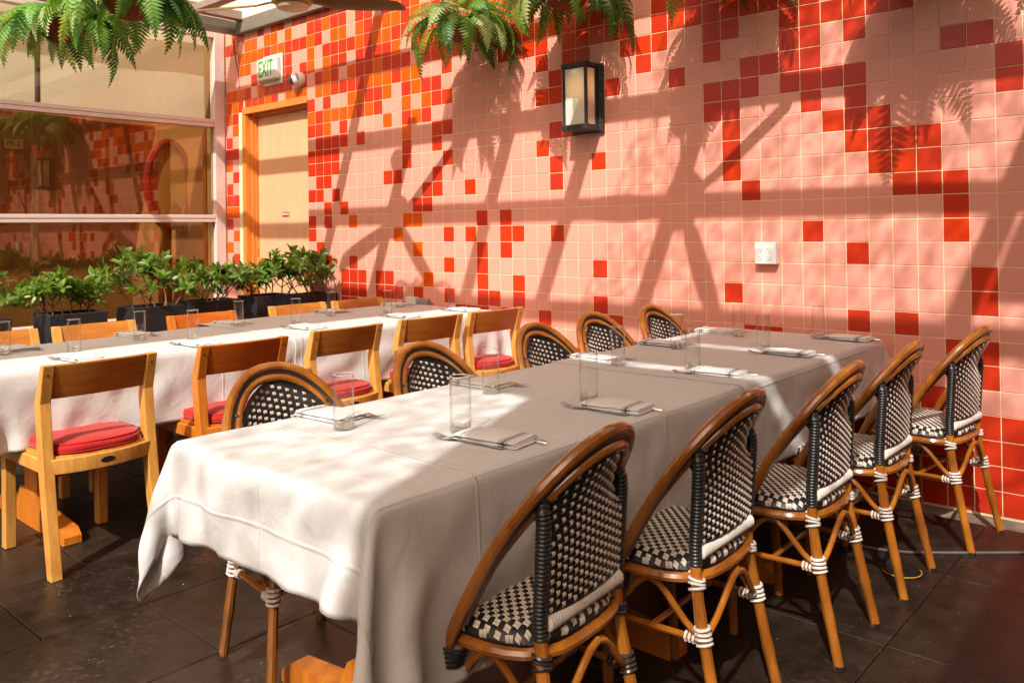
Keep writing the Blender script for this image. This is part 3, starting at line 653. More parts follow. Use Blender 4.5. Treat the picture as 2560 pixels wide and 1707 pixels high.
def wrapped(pts, r, pitch, name, m, parent):
    P_ = [Vector(p) for p in pts]; L_ = [0]
    for a, b in zip(P_, P_[1:]): L_.append(L_[-1]+(b-a).length)
    n = int(L_[-1]/pitch)*3; path = []; rad = []
    for i in range(n+1):
        d = L_[-1]*i/n; k = max(j for j in range(len(L_)) if L_[j] <= d+1e-9); k = min(k, len(P_)-2)
        t = (d-L_[k])/max(1e-9, L_[k+1]-L_[k]); path.append(P_[k].lerp(P_[k+1], t)); rad.append(r if i % 3 else r-.0036)
    return MB().tube(path, rad, 10).build(name, m, parent, ang=75)
def leg_path(front, s_):
    if front: return [(.262, s_*.172, .432), (.258, s_*.174, .30), (.252, s_*.177, .15), (.247, s_*.180, .0)]
    return [(.001, s_*.154, .47), (-.001, s_*.154, .41), (-.012, s_*.158, .33), (-.046, s_*.164, .16), (-.080, s_*.171, 0)]
def at_z(path, z):
    for a, b in zip(path, path[1:]):
        if (a[2]-z)*(b[2]-z) <= 0: t = (z-a[2])/(b[2]-a[2]); return Vector(a).lerp(Vector(b), t)
    return Vector(path[-1])
def rattan_chair(label, pole, bind):
    t = thing('rattan_chair', label, 'chair', (0, 0, 0), 0, 'rattan bistro chairs around the front tables')
    MB().tube(hoop_path(0), .0145, 10).build('outer_hoop', pole, t)
    MB().tube(hoop_path(.037), .0135, 10).build('inner_hoop', pole, t)
    MB().tube(hoop_path(.0185), .0092, 7).build('hoop_cord', M['cord'], t)
    # woven back: black base of horizontal strands, ivory strands over it
    zs = np.linspace(.50, .824, 46); base = MB()
    for sgn in (1, -1):
        P_ = []
        for i, z in enumerate(zs):
            h = panel_half(z); row = []
            for s_ in np.linspace(-h, h, 13):
                p = panel_pt(s_, z); row.append((p.x+sgn*(.0030+(.0015 if i % 2 else -.0006)), p.y, p.z))
            P_.append(row)
        base.grid(P_)
    wb = base.build('woven_back', M['blackweave'], t, ang=80)
    iv = MB()
    for sgn, ax_, dz_, bz_, wd_, ht_ in ((1, .0226, .0069, .0206, .0122, .0112), (-1, .0196, .0098, .0196, .0122, .0124)):
        for m_ in range(-9, 10):
            for n_ in range(-40, 40):
                y = ax_*m_; z = .66-dz_*m_-bz_*n_
                if not (.512 < z < .812) or abs(y) > panel_half(z+.012)-.008: continue
                p = panel_pt(y, z); N = Vector((sgn, 0, 0)); strips(iv, p+N*.0056, Vector((0, 1, 0)), Vector((backx(z+.01)-backx(z), 0, .01)).normalized(), N, wd_, ht_)
    iv = iv.build('ivory_strands', M['whiteweave'], wb, ang=60); iv['kind'] = 'stuff'
    # seat
    sb = MB(); P_ = []
    for r in list(np.linspace(0.02, .8, 5))+[.88, .94, .98, 1.0]:
        row = []
        for a in np.linspace(0, 2*math.pi, 41):
            c, s_ = math.cos(a), math.sin(a); k = r/(abs(c)**3+abs(s_)**3)**(1/3); row.append(tuple(seat_pt(k*c, k*s_)))
        P_.append(row)
    P_.append([(.175+(x-.175)*.985, y*.985, .437) for x, y, z in P_[-1]])
    ws = sb.grid(P_).build('woven_seat', M['blackweave'], t, ang=80)
    iv = MB()
    for m_ in range(-16, 17):
        for n_ in range(-16, 17):
            x = .0142*(m_+.5*(n_ % 2))*2; y = .0155*n_
            u, v = x/.195, y/.2; r = (abs(u)**3+abs(v)**3)**(1/3)
            if r > .97: continue
            p = seat_pt(u, v); e = .02; Tu = (seat_pt(min(.99, u+e), v)-p).normalized(); Tv = (seat_pt(u, v+e)-p).normalized(); N = Tu.cross(Tv).normalized()
            strips(iv, p+N*.0016, Tv, Tu, N, .0150, .0150)
    for k in range(44):
        a = 2*math.pi*k/44; c, s_ = math.cos(a), math.sin(a); q = 1/(abs(c)**3+abs(s_)**3)**(1/3)
        p = seat_pt(q*c, q*s_); N = Vector((c, s_, .1)).normalized(); p.z = .452
        if k % 2: strips(iv, p+N*.0016, Vector((-s_, c, 0)), Vector((0, 0, 1)), N, .017, .017)
    iv = iv.build('ivory_strands', M['whiteweave'], ws, ang=60); iv['kind'] = 'stuff'
    ring = []
    for a in np.linspace(0, 2*math.pi, 37)[:-1]:
        c, s_ = math.cos(a), math.sin(a); q = 1/(abs(c)**3.2+abs(s_)**3.2)**(1/3.2); ring.append((.172+.196*q*c, .2*q*s_, .424))
    MB().tube(ring, .0130, 8, closed=True).build('seat_ring', pole, t)
    for s_ in (-1, 1):
        for fr in (0, 1):
            pth = leg_path(fr, s_); dense = [at_z(pth, z) for z in np.linspace(pth[0][2], 0.0, 14)]
            rr = [.0148+(.0018 if i in (4, 9) else 0) for i in range(14)]
            if fr: rr = [r*.96 for r in rr]
            lg = MB().tube(dense, rr, 10).build('leg', pole, t)
            e = dense[-1]; MB().lathe([(.0, .0), (.0152, .0), (.0156, .012), (.0, .0125)], 10, (e.x, e.y, 0.0)).build('rubber_foot', M['rubber'], lg)
        post = [(0, s_*.155, .455), (0, s_*.156, .50), (-.008, s_*.157, .61), (-.014, s_*.158, .700), (-.012, s_*.158, .724)]
        wrapped(post, .0172, .0088, 'post_wrap', M['blackwrap'], t)
        hj = min(hoop_path(.037), key=lambda q: abs(q[2]-.752)+(1 if q[1]*s_ < 0 else 0)); wrapped([(-.013, s_*.158, .714), (-.009, s_*.157, .728), (hj[0], hj[1], .748)], .0168, .0095, 'hoop_joint', M['blackwrap'], t)
        b = MB(); hp = Vector(hoop_path(0)[1 if s_ > 0 else -2])
        wraps(b, (.212, s_*.206, .382), (.200, s_*.206, .420), .037, .0036, 5, 12); b.build('hoop_binding', bind if bind is M['blackwrap'] else M['blackwrap'], t)
        for fr in (0, 1):
            pth = leg_path(fr, s_); p0, p1 = at_z(pth, .268), at_z(pth, .306); b = MB(); wraps(b, p0, p1, .0185, .0044, 4, 10, .002)
            d = Vector((1, 0, 0)) if not fr else Vector((-1, 0, 0)); c0 = at_z(pth, .275)+d*.026
            wraps(b, c0, c0+d*.022, .0115, .0036, 3, 8); b.build('leg_binding', bind, t)
            p0, p1 = at_z(pth, .398), at_z(pth, .424); b = MB(); wraps(b, p0, p1, .0195, .0040, 3, 10, .006)
            q = Vector(((.175-p0.x)*.16+p0.x, p0.y*.86, .425)); wraps(b, Vector(p1)+(q-Vector(p1))*.35, q, .0175, .0036, 2, 8, .004); b.build('seat_binding', bind, t)
        # side brace: an arch from rear leg up to the seat ring and down to the front leg, and a straight rail
        a0, a1 = at_z(leg_path(0, s_), .285), at_z(leg_path(1, s_), .285)
        def arch(a0, a1, z, inn):
            out = []
            for i in range(13):
                k = i/12; e = min(1, 1.9*min(k, 1-k)*1.05); e = e*e*(3-2*e) if e < 1 else 1
                p = Vector(a0).lerp(Vector(a1), k); p.z = .285+(z-.285)*e; p += Vector(inn)*math.sin(math.pi*k); out.append(p)
            return out
        MB().tube(arch(a0, a1, .405, (0, s_*.012, 0)), .0088, 8).build('brace', pole, t)
        MB().tube([a0-Vector((0, 0, .008)), a1-Vector((0, 0, .008))], .0085, 8).build('stretcher', pole, t)
    for fr in (0, 1):
        a0, a1 = at_z(leg_path(fr, -1), .285), at_z(leg_path(fr, 1), .285)
        MB().tube(arch(a0, a1, .405, ((.02 if fr else -.02), 0, 0)), .0088, 8).build('brace', pole, t)
    m0, m1 = Vector((.12, -.165, .277)), Vector((.12, .165, .277)); MB().tube([m0, m1], .008, 8).build('stretcher', pole, t)
    wrapped([(-.006, s_*.148, .487) for s_ in (-1, 1)], .0195, .0105, 'wrapped_crossbar', M['whitewrap'], t)
    return t
rc_black = rattan_chair('rattan chair with black bindings, right side, nearest the camera', M['bamboo'], M['blackwrap'])
rc_white = rattan_chair('rattan chair with white bindings, right side, second from the camera', M['bamboo'], M['whitewrap'])
def place(o, x, y, rz): o.location = (x, y, 0); o.rotation_euler = (0, 0, rz)
place(rc_black, 4.900, -2.715, math.pi+.07)
place(rc_white, 4.965, -2.175, math.pi+.03)
for (x, y, a, lab) in ((5.02, -1.565, .02, 'rattan chair with white bindings, middle of the five on the right side'),
                       (5.035, -.98, .0, 'rattan chair with white bindings, right side, second from the tiled wall'),
                       (5.130, -.378, -.10, 'rattan chair with white bindings on the right, directly before the tiled wall')):
    dup(rc_white, (x, y, 0), math.pi+a, lab)
for (x, y, a, lab) in ((3.72, -2.697, -.087, 'rattan chair on the left side of the front table, nearest the camera'),
                       (3.74, -2.06, .0, 'rattan chair on the left of the front table, second from the camera'),
                       (3.69, -1.33, .0, 'rattan chair on the left of the front table, third from the camera'),
                       (3.625, -.80, -.05, 'rattan chair on the left of the front table, second from the tiled wall'),
                       (3.66, -.30, .0, 'rattan chair on the left of the front table, closest to the tiled wall')):
    dup(rc_white, (x, y, 0), a, lab)

# ================================================================== WOODEN CHAIRS
def wooden_chair(label, wood, back):
    t = thing('wooden_chair', label, 'chair', (0, 0, 0), 0, 'wooden chairs with red cushions at the back tables')
    mid = [(-.262, 0), (-.212, .26), (-.178, .48), (-.158, .655), (-.208, .805)]
    wd = [.021, .025, .026, .027, .017]
    for s_ in (-1, 1):
        out = [(x-w_, z) for (x, z), w_ in zip(mid, wd)]+[(x+w_, z) for (x, z), w_ in list(zip(mid, wd))[::-1]]
        a, b = sorted((s_*.181, s_*.224)); l = MB().prism(out, a, b, axis=1).build('leg', wood, t, smooth=False)
        bv = l.modifiers.new('bev', 'BEVEL'); bv.width = .004; bv.segments = 2
        MB().box((.245, s_*.188, .215), (.044, .044, .43), bev=.004).build('leg', wood, t)
        for z in (.765, .735): MB().lathe([(0, 0), (.0045, 0), (.004, .0012)], 8, (0, 0, 0), M=Matrix.Translation((-.2225+(.787-z)*.3, s_*.2, z)).to_3x3() if 0 else Matrix.Rotation(R(-90), 3, 'Y')).build('dowel', M['endgrain'], l).location = (-.2095+(.805-z)*.333-.019, s_*.203, z)
        MB().box((.03, s_*.197, .408), (.42, .026, .055), bev=.004).build('side_rail', wood, t)
    br = MB(); P_ = []
    for y in np.linspace(-.182, .182, 9):
        bow = -.016*(1-(y/.182)**2); row = []
        for (dx, z) in ((-.014, .668), (-.0145, .672), (-.0145, .799), (-.012, .803), (.010, .803), (.0125, .799), (.0125, .672), (.010, .668), (-.014, .668)):
            xm = -.158-(z-.655)/.15*.05; row.append((xm+dx+bow, y, z))
        P_.append(row)
    b = br.grid(P_); b.add(P_[0][:-1], [tuple(range(8))]); b.add(P_[-1][:-1], [tuple(range(8))]); b.build('backrest', back, t, ang=30)
    rr = MB(); P_ = []
    for y in np.linspace(-.206, .206, 15):
        bow = -.052*(1-(y/.206)**2)
        P_.append([(-.192+bow+dx, y, z) for dx, z in ((-.013, .384), (-.014, .388), (-.014, .437), (-.011, .441), (.012, .441), (.013, .388), (.011, .384), (-.013, .384))])
    rb = rr.grid(P_); rb.add(P_[0][:-1], [tuple(range(7))]); rb.add(P_[-1][:-1], [tuple(range(7))]); rail = rb.build('rear_rail', wood, t, ang=30)
    MB().lathe([(0, .0016), (.020, .0014), (.0215, 0)], 20, M=Matrix.Rotation(R(-90), 3, 'Y') @ Matrix.Diagonal((.52, 1.35, 1))).build('oval_inlay', M['endgrain'], rail).location = (-.258, .0, .413)
    MB().box((.245, 0, .408), (.026, .34, .055), bev=.004).build('front_rail', wood, t)
    st = [(-.19, .195), (.255, .20), (.255, -.20), (-.19, -.195), (-.225, -.12), (-.24, 0), (-.225, .12)]
    MB().prism(st, .437, .449, axis=2).build('seat_board', wood, t, smooth=False)
    # cushion: rounded outline, soft edge, piping
    def outl(a):
        c, s_ = math.cos(a), math.sin(a); k = 1/(abs(c)**5+abs(s_)**5)**(1/5); x, y = .208*k*c, .184*k*s_
        if x < 0: x -= .030*(1-(y/.19)**2)
        return x-.005, y
    cu = MB(); P_ = []
    for r, z in ((.02, .497), (.5, .497), (.8, .4945), (.93, .489), (.985, .480), (1.0, .470), (.985, .458), (.94, .4505), (.5, .4497)):
        P_.append([(outl(a)[0]*r, outl(a)[1]*r, z+.0016*math.sin(5*a+r*7)*(r > .5)) for a in np.linspace(0, 2*math.pi, 49)])
    cs = cu.grid(P_).build('cushion', M['cushion'], t, ang=60)
    MB().tube([(outl(a)[0]*.955, outl(a)[1]*.955, .4885) for a in np.linspace(0, 2*math.pi, 49)[:-1]], .0032, 6, closed=True).build('piping', M['cushion'], cs)
    MB().tube([(outl(a)[0]*.985, outl(a)[1]*.985, .457) for a in np.linspace(0, 2*math.pi, 49)[:-1]], .0030, 6, closed=True).build('piping', M['cushion'], cs)
    return t
wa = wooden_chair('pale oak chair with red cushion, nearest the camera at the left', M['honey'], M['honeyb'])
wr = wooden_chair('orange brown wooden chair with red cushion, second from the camera', M['amber'], M['redstain'])
place(wa, 2.355, -2.785, math.pi+.02); place(wr, 2.345, -2.135, math.pi)
dup(wa, (2.30, -1.515, 0), math.pi, 'wooden chair with brown backrest, middle of the row facing the camera side')
dup(wa, (2.29, -.89, 0), math.pi-.10, 'wooden chair with worn backrest behind two rattan chairs, second from the wall')
dup(wa, (2.32, -.375, 0), math.pi-.07, 'wooden chair with worn backrest on the near side, closest to the tiled wall')
dup(wa, (1.36, -2.76, 0), 0, 'wooden chair on the planter side, cut by the left picture edge')
dup(wa, (1.36, -2.24, 0), 0, 'wooden chair on the planter side between the first two dark planters')
dup(wr, (1.345, -1.59, 0), 0, 'orange wooden chair on the planter side, in front of the middle planters')
dup(wa, (1.315, -.875, 0), 0, 'pale wooden chair on the planter side before the door')
dup(wa, (1.345, -.385, 0), 0, 'wooden chair on the planter side, closest to the tiled wall')

# ================================================================== TABLEWARE
def glass_proto(label):
    t = thing('water_glass', label, 'glass', (0, 0, 0), 0, 'tall water glasses on the tables')
    r, h = .0285, .152
    MB().lathe([(r, .001), (r, .05), (r, .10), (r, h)], 32).build('glass_wall', M['glass'], t, ang=70)
    MB().tube([(r*math.cos(a), r*math.sin(a), h-.0008) for a in np.linspace(0, 2*math.pi, 29)[:-1]], .0013, 5, closed=True).build('glass_rim', M['rim'], t)
    MB().lathe([(0, .0125), (r-.010, .0130), (r-.0045, .0165), (r-.0022, .0230), (r-.0008, .0225), (r-.0008, .0020), (r-.003, .0006), (0, .0006)], 24).build('glass_base', M['glassbase'], t, ang=60)
    return t
nap = None
def napkin_mesh(seed, L=.205, W=.115):
    # two plump folds lying on each other, joined by a loop at the diner's end
    rng = random.Random(seed); mb = MB(); us = []
    def fold(z0, z1, xa, xb, ya, yb, skew):
        nx, P_ = 15, []
        for i in range(nx):
            t = i/(nx-1); e = min(1, min(t, 1-t)/.05); e = math.sqrt(max(0, 1-(1-e)**2)); x = xa+(xb-xa)*t; zc = (z0+z1)/2; hz = (z1-z0)/2*(.30+.70*e); row = []
            for k in range(14):
                a = 2*math.pi*k/14; c, q = math.cos(a), math.sin(a)
                y = (ya+yb)/2+(yb-ya)/2*(abs(c)**.35)*(1 if c > 0 else -1)*(.97+.03*e)+skew*(t-.5); z = zc+hz*(abs(q)**.6)*(1 if q > 0 else -1)
                z += .0012*math.sin(x*70+y*40+seed)*(q > .2)+.0014*math.sin(y*60+seed*2)*(q > .2); row.append((x, y, z)); us.append(x/L)
            row.append(row[0]); us.append(x/L); P_.append(row)
        mb.grid(P_)
        for r_ in (P_[0], P_[-1]): mb.add(r_[:-1], [tuple(range(14))]); us.extend([r_[0][0]/L]*14)
    w_ = W/2; d = rng.uniform(-.004, .004)
    fold(.0015, .0100, 0, L, -w_, w_, 0); fold(.0104, .0205, .003+d, L-.006+d, -w_+.002, w_-.003, rng.uniform(-.008, .008))
    for k in range(3): mb.tube([(L-.004-.003*k+d, y, .006+.005*k+.001*math.sin(y*50)) for y in np.linspace(-w_+.004, w_-.005, 8)], [.0022]+[.0036]*6+[.0022], 6); us.extend([.97]*48)
    me = mb.mesh('napkin', M['napkin'], ang=70); uv = me.uv_layers.new(name='UVMap')
    for lp_ in me.loops: v_ = lp_.vertex_index; uv.data[lp_.index].uv = (us[v_], me.vertices[v_].co.y/W+.5)
    return me
naps = [napkin_mesh(s) for s in (1, 2, 3)]
def ribbon(mb, pts, half):      # pts (x,y,z), half widths
    P_ = [[(x, y-h, z), (x, y-h*.5, z-.0006), (x, y, z-.0009), (x, y+h*.5, z-.0006), (x, y+h, z)] for (x, y, z), h in zip(pts, half)]
    mb.grid(P_)
def fork_mesh():
    mb = MB()
    xs = [.19, .185, .165, .12, .075, .055, .045, .036, .026, .018, .010]; z = [.006, .006, .0055, .005, .006, .008, .0105, .0115, .0105, .0085, .007]
    hw = [.003, .0062, .0068, .0045, .0030, .0030, .0042, .0085, .0120, .0126, .0120]
    ribbon(mb, [(x, 0, q) for x, q in zip(xs, z)], hw)
    for k in range(4):
        y = -.0101+.00673*k; ribbon(mb, [(.010, y, .007), (-.005, y*1.01, .0065), (-.020, y, .0085), (-.036, y*.96, .013), (-.038, y*.96, .0135)], [.0024, .0021, .0018, .0013, .0005])
    return mb.mesh('fork', M['silver'], ang=60)
def knife_mesh():
    mb = MB(); mb.tube([(.105, 0, .0045), (.12, 0, .005), (.17, 0, .0052), (.215, 0, .005), (.222, 0, .0045)], [.0035, .0052, .0058, .0066, .003], 8)
    mb.prism([(-.02, .0), (.0, .009), (.105, .0075), (.105, -.005), (.0, -.008)], .0022, .0038, axis=2); return mb.mesh('knife', M['silver'], ang=40)
fkm, knm = fork_mesh(), knife_mesh()
fkm2 = fkm.copy(); 
so1 = obj('fork', fkm)
md = so1.modifiers.new('t', 'SOLIDIFY'); md.thickness = .0016
dg = bpy.context.evaluated_depsgraph_get(); fk = bpy.data.meshes.new_from_object(so1.evaluated_get(dg)); bpy.data.objects.remove(so1)
TZ = .7575
ordn = ['nearest the camera', 'second from the camera', 'in the middle of its row', 'second from the tiled wall', 'closest to the tiled wall']
def setting(nx, ny, a, side, i, zt, rowname, knife):
    # local +x points to the diner; napkin from x=-.10 to +.105
    ca, sa = math.cos(a), math.sin(a)
    def at(lx, ly): return (nx+lx*ca-ly*sa, ny+lx*sa+ly*ca, zt)
    o = obj('napkin', naps[i % 3], None, at(-.10, 0), (0, 0, a)); tag(o, 'folded striped napkin, %s, %s' % (rowname, ordn[i]), 'napkin', 'folded napkins at the place settings')
    s_ = 1
    f = obj('fork', fk, None, at(-.115, -.062*1), (0, 0, a+.03*random.uniform(-1, 1))); f.location.z = zt-.0005
    tag(f, 'steel fork by the napkin, %s, %s' % (rowname, ordn[i]), 'fork', 'forks at the place settings')
    if knife:
        k = obj('knife', knm, None, at(-.085, .045), (0, 0, a-.04)); tag(k, 'knife under the napkin, %s, %s' % (rowname, ordn[i]), 'knife', 'knives under the napkins')
    # side flag keeps the fork on the diner's left
rowR, rowL = 'right edge of front table', 'left edge of front table'
rowB, rowP = 'near edge of back table', 'planter edge of back table'
for i, (x, y, a) in enumerate([(4.555, -2.615, .10), (4.585, -2.11, .08), (4.555, -1.40, .10), (4.575, -.815, .04), (4.61, -.225, -.05)]): setting(x, y, a, 1, i, TZ+(.0045 if i > 2 else 0), rowR, True)
for i, (x, y, a) in enumerate([(3.99, -2.715, .06), (4.005, -2.085, .0), (3.99, -1.375, -.1), (4.0, -.87, .03), (4.0, -.335, .0)]): setting(x, y, math.pi+a, -1, i, TZ+(.0045 if i > 2 else 0), rowL, True)
for i, (x, y, a) in enumerate([(2.20, -2.72, .10), (2.19, -2.165, .10), (2.07, -1.46, .12), (2.07, -.755, .03), (2.11, -.26, .05)]): setting(x, y, a, 1, i, TZ+(.0045 if i > 1 else 0), rowB, False)
for i, (x, y, a) in enumerate([(1.60, -2.79, .05), (1.55, -2.20, .05), (1.475, -1.60, .05), (1.43, -.84, .08), (1.44, -.27, .05)]): setting(x, y, math.pi+a, -1, i, TZ+(.0045 if i > 2 else 0), rowP, False)
gp = glass_proto('tall clear glass, left edge of front table, nearest the camera')
rows_g = [(rowL, [(4.137, -2.778), (4.131, -2.173), (4.149, -1.453), (4.114, -.939), (4.150, -.408)]),
          (rowR, [(4.42, -2.605), (4.457, -2.071), (4.432, -1.367), (4.428, -.743), (4.475, -.235)]),
          (rowB, [(1.904, -2.635), (1.955, -2.077), (1.846, -1.384), (1.818, -.665), (1.921, -.179)]),
          (rowP, [(1.733, -2.876), (1.773, -2.267), (1.659, -1.644), (1.615, -.964), (1.561, -.342)])]
for rn, pts in rows_g:
    for i, (x, y) in enumerate(pts):
        z = TZ+(.004 if y > -1.5 else 0); lab = 'tall clear glass, %s, %s' % (rn, ordn[i])
        if rn == rowL and i == 0: gp.location = (x, y, z)
        else: dup(gp, (x, y, z), random.uniform(0, 6), lab)

# ================================================================== PLANTERS AND SHRUBS
def leaf(mb, p, d, n, L, wd):
    d = Vector(d).normalized(); s_ = d.cross(n).normalized(); n = s_.cross(d).normalized(); v = []
    prof = [(0, .06), (.22, .62), (.5, 1.0), (.78, .72), (1.0, .04)]
    for t, q in prof:
        c = p+d*(L*t)-n*(L*.16*t*t)+n*0
        v += [c-s_*(wd*q)+n*(wd*q*.35), c, c+s_*(wd*q)+n*(wd*q*.35)]
    mb.add(v, [(3*i+k, 3*i+k+1, 3*i+k+4, 3*i+k+3) for i in range(4) for k in (0, 1)])
def shrub_meshes(seed, h=.36, wy=.24, wx=.19):
    rng = random.Random(seed); st = MB(); lv = MB(); tips = []
    def grow(p, d, L, r, depth):
        pts = [p]; q = Vector(p); dd = Vector(d)
        for i in range(3):
            dd = (dd+Vector((rng.gauss(0, .16), rng.gauss(0, .16), rng.gauss(.04, .08)))).normalized(); q = q+dd*L/3
            pts.append(q.copy())
        st.tube(pts, [r, r*.9, r*.8, r*.65], 5)
        if depth == 0: tips.append((q, dd)); return
        for k in range(rng.choice((2, 2, 3))):
            a = rng.uniform(0, 6.28); nd = (dd*.72+Vector((math.cos(a)*.75*wx/.2, math.sin(a)*.85*wy/.2, rng.uniform(-.08, .38)))).normalized()
            grow(pts[rng.choice((2, 3, 3))], nd, L*rng.uniform(.55, .95), r*.62, depth-1)
    for k in range(8):
        y = rng.uniform(-.14, .14); x = rng.uniform(-.08, .08)
        grow(Vector((x, y, 0)), (x*2.6+rng.gauss(0, .25), y*3.4+rng.gauss(0, .3), 1), h*rng.uniform(.30, .47), .0055, 2)
    for q, dd in tips:
        n = rng.randint(7, 10); a0 = rng.uniform(0, 6.28); u = dd.orthogonal().normalized(); v = dd.cross(u)
        for k in range(n):
            a = a0+k*2.4; el = rng.uniform(.05, .8) if k > 1 else rng.uniform(.8, 1.3); c = u*math.cos(a)+v*math.sin(a); d = c*math.cos(el)+dd*math.sin(el)
            d = (d+Vector((0, 0, .05))).normalized(); L = rng.uniform(.056, .084); leaf(lv, q-dd*rng.uniform(0, .02), d, dd if abs(d.dot(dd)) < .95 else u, L, L*rng.uniform(.17, .215))
        for k in range(4):
            a = rng.uniform(0, 6.28); c = u*math.cos(a)+v*math.sin(a); d = (c+dd*.4).normalized(); L = rng.uniform(.03, .05); leaf(lv, q-dd*rng.uniform(.02, .07), d, dd, L, L*.23)
    return st.mesh('stems', M['twig']), lv.mesh('leaves', M['leaf'], ang=50)
shrubs = [shrub_meshes(11), shrub_meshes(23, .34), shrub_meshes(37, .40)]
def planter(label, x, y, sx, sy, h):
    t = thing('planter', label, 'planter', (x, y, 0), 0, 'dark planters in a row by the window')
    b = MB(); th = .022
    for (cx, cy, dx, dy) in ((sx/2-th/2, 0, th, sy), (-sx/2+th/2, 0, th, sy), (0, sy/2-th/2, sx-2*th, th), (0, -sy/2+th/2, sx-2*th, th)): b.box((cx, cy, h/2), (dx, dy, h), bev=.003)
    b.build('planter_box', M['planter'], t); MB().box((0, 0, h-.06), (sx-2*th, sy-2*th, .03)).build('soil', M['soil'], t, smooth=False)
    return t
pl = [(.27, -2.60, 'dark planter at the left picture edge'), (.26, -2.03, 'dark planter second from the left, with bright leaf shadows on its side'), (.23, -1.49, 'dark planter in the middle of the row by the window'),
      (.14, -.985, 'dark planter before the window corner post'), (.09, -.475, 'dark planter standing right in front of the door frame'), (.30, -.185, 'dark planter pushed against the tiled wall')]
sl_ = ['leafy green shrub cut by the left picture edge', 'leafy shrub with bare twigs in the second planter from the left', 'bright green rosette leaved shrub in the middle planter', 'bright green shrub before the corner post of the window', 'sparse dark shrub with open twigs before the orange door', 'bushy dark green shrub growing beside the tiled wall']
for i, (x, y, lab) in enumerate(pl):
    planter(lab, x, y, .28, .355 if i < 5 else .30, .80)
    me = shrubs[i % 3]; s_ = thing('shrub', sl_[i], 'shrub', (x, y, .752), [0, 2.9, .2, 3.3, -.3, .1][i], 'shrubs in the dark planters')
    sc = [1.1, .98, 1.2, 1.1, 1.16, 1.15][i]; s_.scale = (sc, sc, sc)
    obj('stems', me[0], s_); lv = obj('leaves', me[1], s_); lv['kind'] = 'stuff'

# ================================================================== HANGING FERNS
def frond_mesh(seed, L, e0, e1, mname):
    rng = random.Random(seed); mb = MB(); n = 19; p = Vector((0, 0, 0)); pts = [p.copy()]; tang = []
    sw = rng.uniform(-.5, .5); yaw = 0
    for i in range(n):
        t = i/(n-1); el = e0+(e1-e0)*t**.75; yaw = sw*t*.5; d = Vector((math.cos(el)*math.cos(yaw), math.cos(el)*math.sin(yaw), math.sin(el))); tang.append(d); p = p+d*L/n; pts.append(p.copy())
    tang.append(tang[-1]); mb.tube(pts, [.0022*(1-.7*i/n) for i in range(n+1)], 4)
    roll = rng.uniform(-.5, .5)
    for i in range(3, n+1):
        t = i/n; d = tang[i]; side = d.cross(Vector((0, 0, 1)));
        side = side.normalized() if side.length > .05 else Vector((0, 1, 0)); nn = side.cross(d).normalized(); side = (side*math.cos(roll)+nn*math.sin(roll)).normalized(); nn = side.cross(d).normalized()
        ll = L*.205*min(1, (t/.22)**.6)*(1-max(0, (t-.35)/.65)**1.25)+.006; wd = L/n*.52
        for s_ in (-1, 1):
            dd = (side*s_+d*(.30+.5*t)-nn*rng.uniform(.02, .22)).normalized(); l2 = ll*rng.uniform(.88, 1.08); b0 = pts[i]
            e = d*wd; tip = b0+dd*l2-nn*l2*.10; m1 = b0+dd*l2*.45
            mb.add([b0-e*.75, b0+e*.75, m1+e*.95+nn*.001, tip, m1-e*.85+nn*.001, m1-nn*.003, b0-nn*.001], [(0, 4, 5, 6), (6, 5, 2, 1), (4, 3, 5), (5, 3, 2)])
    return mb.mesh('frond', M[mname], ang=70)
M['fern3'] = leafmat('dark fern frond', (.018, .085, .022), (.07, .17, .035), .38)
fv = []
for k in range(9):
    rng = random.Random(100+k); fv.append(frond_mesh(k, rng.uniform(.36, .50), rng.uniform(.35, 1.0), rng.uniform(-1.75, -1.2), 'fern2' if k in (3, 7) else ('fern3' if k in (1, 5) else 'fern')))
bowl_me = None
def fern(label, x, y, z, seed, n=46, tilt=0):
    global bowl_me
    rng = random.Random(seed); t = thing('hanging_fern', label, 'hanging plant', (x, y, z), rng.uniform(0, 6), 'fern baskets hanging from the pergola')
    if bowl_me is None:
        bowl_me = MB().lathe([(.001, -.125), (.06, -.118), (.105, -.09), (.135, -.045), (.148, 0), (.142, .004), (.128, -.045), (.10, -.08), (.001, -.10)], 22).mesh('coco_bowl', M['coco'])
    obj('coco_bowl', bowl_me, t); MB().tube([(.148*math.cos(a), .148*math.sin(a), .004) for a in np.linspace(0, 6.2832, 25)[:-1]], .004, 6, closed=True).build('basket_rim', M['wire'], t)
    hz = ZR-.10-z
    for k in range(3):
        a = 2.094*k; MB().tube([(.146*math.cos(a), .146*math.sin(a), .0), (0, 0, min(.42, hz*.8))], .0016, 5).build('hanging_wire', M['wire'], t)
    MB().tube([(0, 0, min(.42, hz*.8)), (0, 0, hz)], .0022, 5).build('hook', M['wire'], t)
    for k in range(n):
        a = k*2.39996+rng.uniform(-.2, .2); lay = k/n; me = fv[rng.randrange(9)]
        r0 = .03+.11*(1-lay); tl = (.55*(1-lay)-.35*lay)+rng.uniform(-.2, .2)
        o = obj('frond', me, t, (r0*math.cos(a), r0*math.sin(a), .0+.05*lay), (rng.uniform(-.35, .35), tl, a)); s_ = rng.uniform(.78, 1.1); o.scale = (s_, s_, s_)
    return t
fern('hanging fern in a tilted coco bowl before the wall, left of the lantern', 2.22, -.34, 2.645, 1)
fern('hanging fern directly above the wall lantern', 3.06, -.33, 2.70, 2)
fern('hanging fern high at the left picture edge, with a visible coco bowl', .40, -2.12, 2.645, 3, 54)
fern('dense hanging fern at the upper left, in front of the blinds', 1.28, -2.08, 2.645, 4, 60)
fern('hanging fern at the top edge near the ceiling fan, only tips showing', 2.22, -2.12, 2.86, 5)
fern('hanging fern above the picture that shades the upper right tiles', 4.06, -.34, 2.72, 6)
